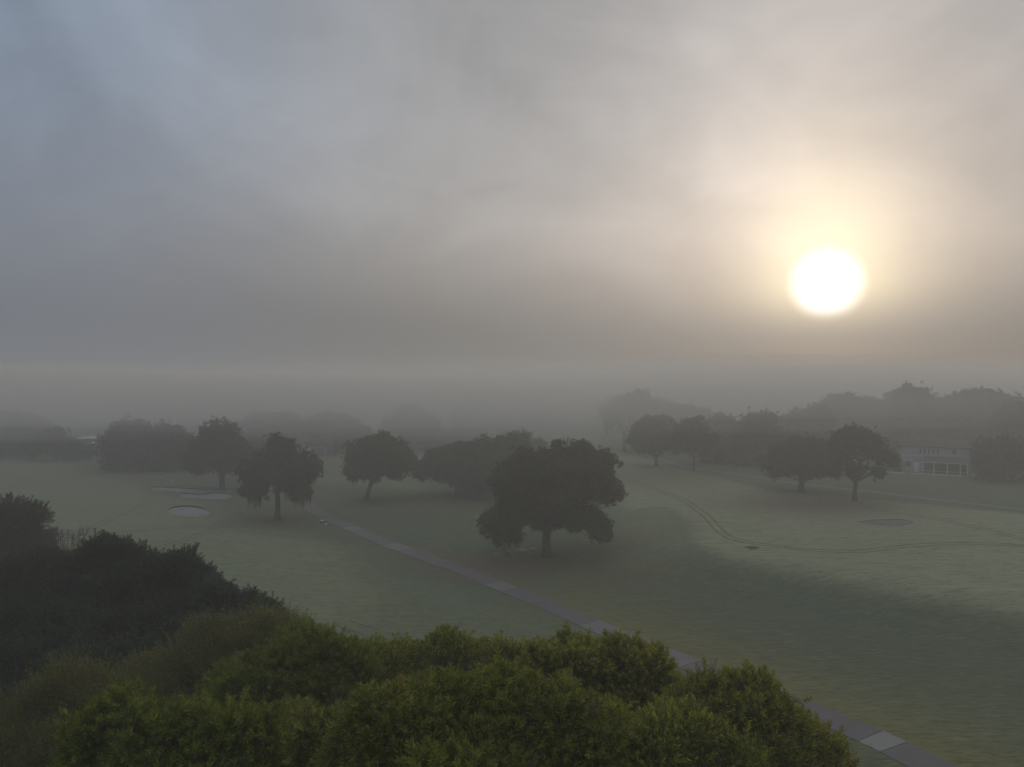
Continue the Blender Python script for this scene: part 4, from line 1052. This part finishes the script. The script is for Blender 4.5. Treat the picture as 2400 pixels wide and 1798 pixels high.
MB().tube([b + [-.2, 0, .02], b + [-.12, 0, .1], b + [.12, 0, .1], b + [.2, 0, .02]], [.03, .1, .09, .03], 8).build('stone', pin_white, e_, True)
b = on(162, 1070); e_ = empty('garden_arch', tuple(b), 'slim pale garden arch against the far left shrubs', 'arch')
for sx in (-.5, .5): MB().box(b[0] + sx - .04, b[0] + sx + .04, b[1] - .04, b[1] + .04, b[2] - .1, b[2] + 1.2).build('post', wall_white, e_)
MB().box(b[0] - .6, b[0] + .6, b[1] - .05, b[1] + .05, b[2] + 1.203, b[2] + 1.3).build('crossbar', wall_white, e_)
for k, (px, lab) in enumerate((((201, 1076), 'white garden chair on the lawn before the flat roofed house, left one'), ((216, 1077), 'white garden chair on the lawn before the flat roofed house, right one'))):
    b = on(*px); e_ = empty('garden_chair', tuple(b), lab, 'chair', 'chairs before the flat roofed house')
    MB().box(b[0] - .28, b[0] + .28, b[1] - .28, b[1] + .28, b[2] + .4, b[2] + .45).build('seat', wall_white, e_)
    MB().box(b[0] - .28, b[0] + .28, b[1] + .24, b[1] + .28, b[2] + .453, b[2] + 1.0).build('backrest', wall_white, e_)
    for sx in (-.24, .24):
        for sy in (-.24, .24): MB().box(b[0] + sx - .03, b[0] + sx + .03, b[1] + sy - .03, b[1] + sy + .03, b[2] - .02, b[2] + .397).build('leg', wall_white, e_)

# ------------------------------------------------------------------ haze
HAZE = 0.0031
def fog_mat(name, dens, col, g):
    mh = bpy.data.materials.new(name); mh.use_nodes = True; n = mh.node_tree.nodes; n.clear()
    pv_ = n.new('ShaderNodeVolumePrincipled'); ou = n.new('ShaderNodeOutputMaterial')
    pv_.inputs['Color'].default_value = (*col, 1); pv_.inputs['Density'].default_value = dens; pv_.inputs['Anisotropy'].default_value = g
    mh.node_tree.links.new(pv_.outputs[0], ou.inputs['Volume']); return mh
hz = MB().box(-1500, 1500, -400, 1600, -3.0, 24.4).build('haze', fog_mat('haze', HAZE, (.765, .755, .74), .35)); hz['kind'] = 'stuff'
def fix_normals(o):
    bm = bmesh.new(); bm.from_mesh(o.data); bmesh.ops.recalc_face_normals(bm, faces=bm.faces); bm.to_mesh(o.data); bm.free()
fix_normals(hz)
# low fog banks over the far end of the course, each starting farther off than the last, floating above the grass
def bank(name, label, y0, z0, dens, seed, top, soft=False):
    r_ = np.random.RandomState(seed); n = 190; xs = np.linspace(-1380, 1380, n); ph = r_.uniform(0, 6, 4)
    ys = y0 + 9 * np.sin(xs * .011 + ph[0]) + 12 * np.sin(xs * .021 + ph[1]) + 8 * np.sin(xs * .047 + ph[2])
    prof = [(60, z0), (14, z0 + 1.2), (0, z0 + 3.5), (4, 18), (30, top - 3.0), (120, top - 1.2), (420, top)] if soft else [(34, z0), (16, z0 + 4), (4, 11), (0, 15), (2, 18), (30, top - 4), (120, top - 2), (420, top)]
    V = []; Fc = []
    for x, y in zip(xs, ys):
        for a_, (dy_, z) in enumerate(prof):
            lift = (1.1 * math.sin(x * .013 + ph[3]) + .9 * math.sin(x * .031 + a_ * 1.7 + ph[0]) + .6 * math.sin(x * .071 + a_ * 2.9)) * (1.2 if z > 20.5 else 0) * min(3.2, .3 + dy_ / 110)
            V.append((x, y + dy_, z + (lift if lift > 0 else lift * .35)))
        V.append((x, 1560, top + 6)); V.append((x, 1560, z0))
    k = len(prof) + 2
    for i in range(n - 1):
        for a in range(k): Fc.append((i * k + a, i * k + (a + 1) % k, (i + 1) * k + (a + 1) % k, (i + 1) * k + a))
    Fc.append(tuple(range(k))[::-1]); Fc.append(tuple((n - 1) * k + a for a in range(k)))
    Fc = [tuple(f) for f in Fc]
    o = mesh_obj(name, V, Fc, fog_mat(name, dens, (.81, .79, .765), .25)); tag(o, label, 'fog', kind='stuff'); fix_normals(o); return o
for k, nm in enumerate(('highest', 'second highest', 'third', 'lowest')):
    bank('fog_layer', 'lifted fog layer hiding the upper crowns beyond the big oaks, ' + nm + ' of four', 122 + 14 * k, 12.5 - 2.6 * k, .0039, 11 + k, (23.0, 25.0, 28.0, 32.0)[k], True)
bank('fog_bank', 'denser fog bank behind the last oaks, swallowing the far treetops', 205, 2.6, .0055, 4, 27.0)
bank('fog_bank', 'thickest fog bank along the horizon, where trees dissolve completely', 280, 2.2, .0065, 5, 30.0)
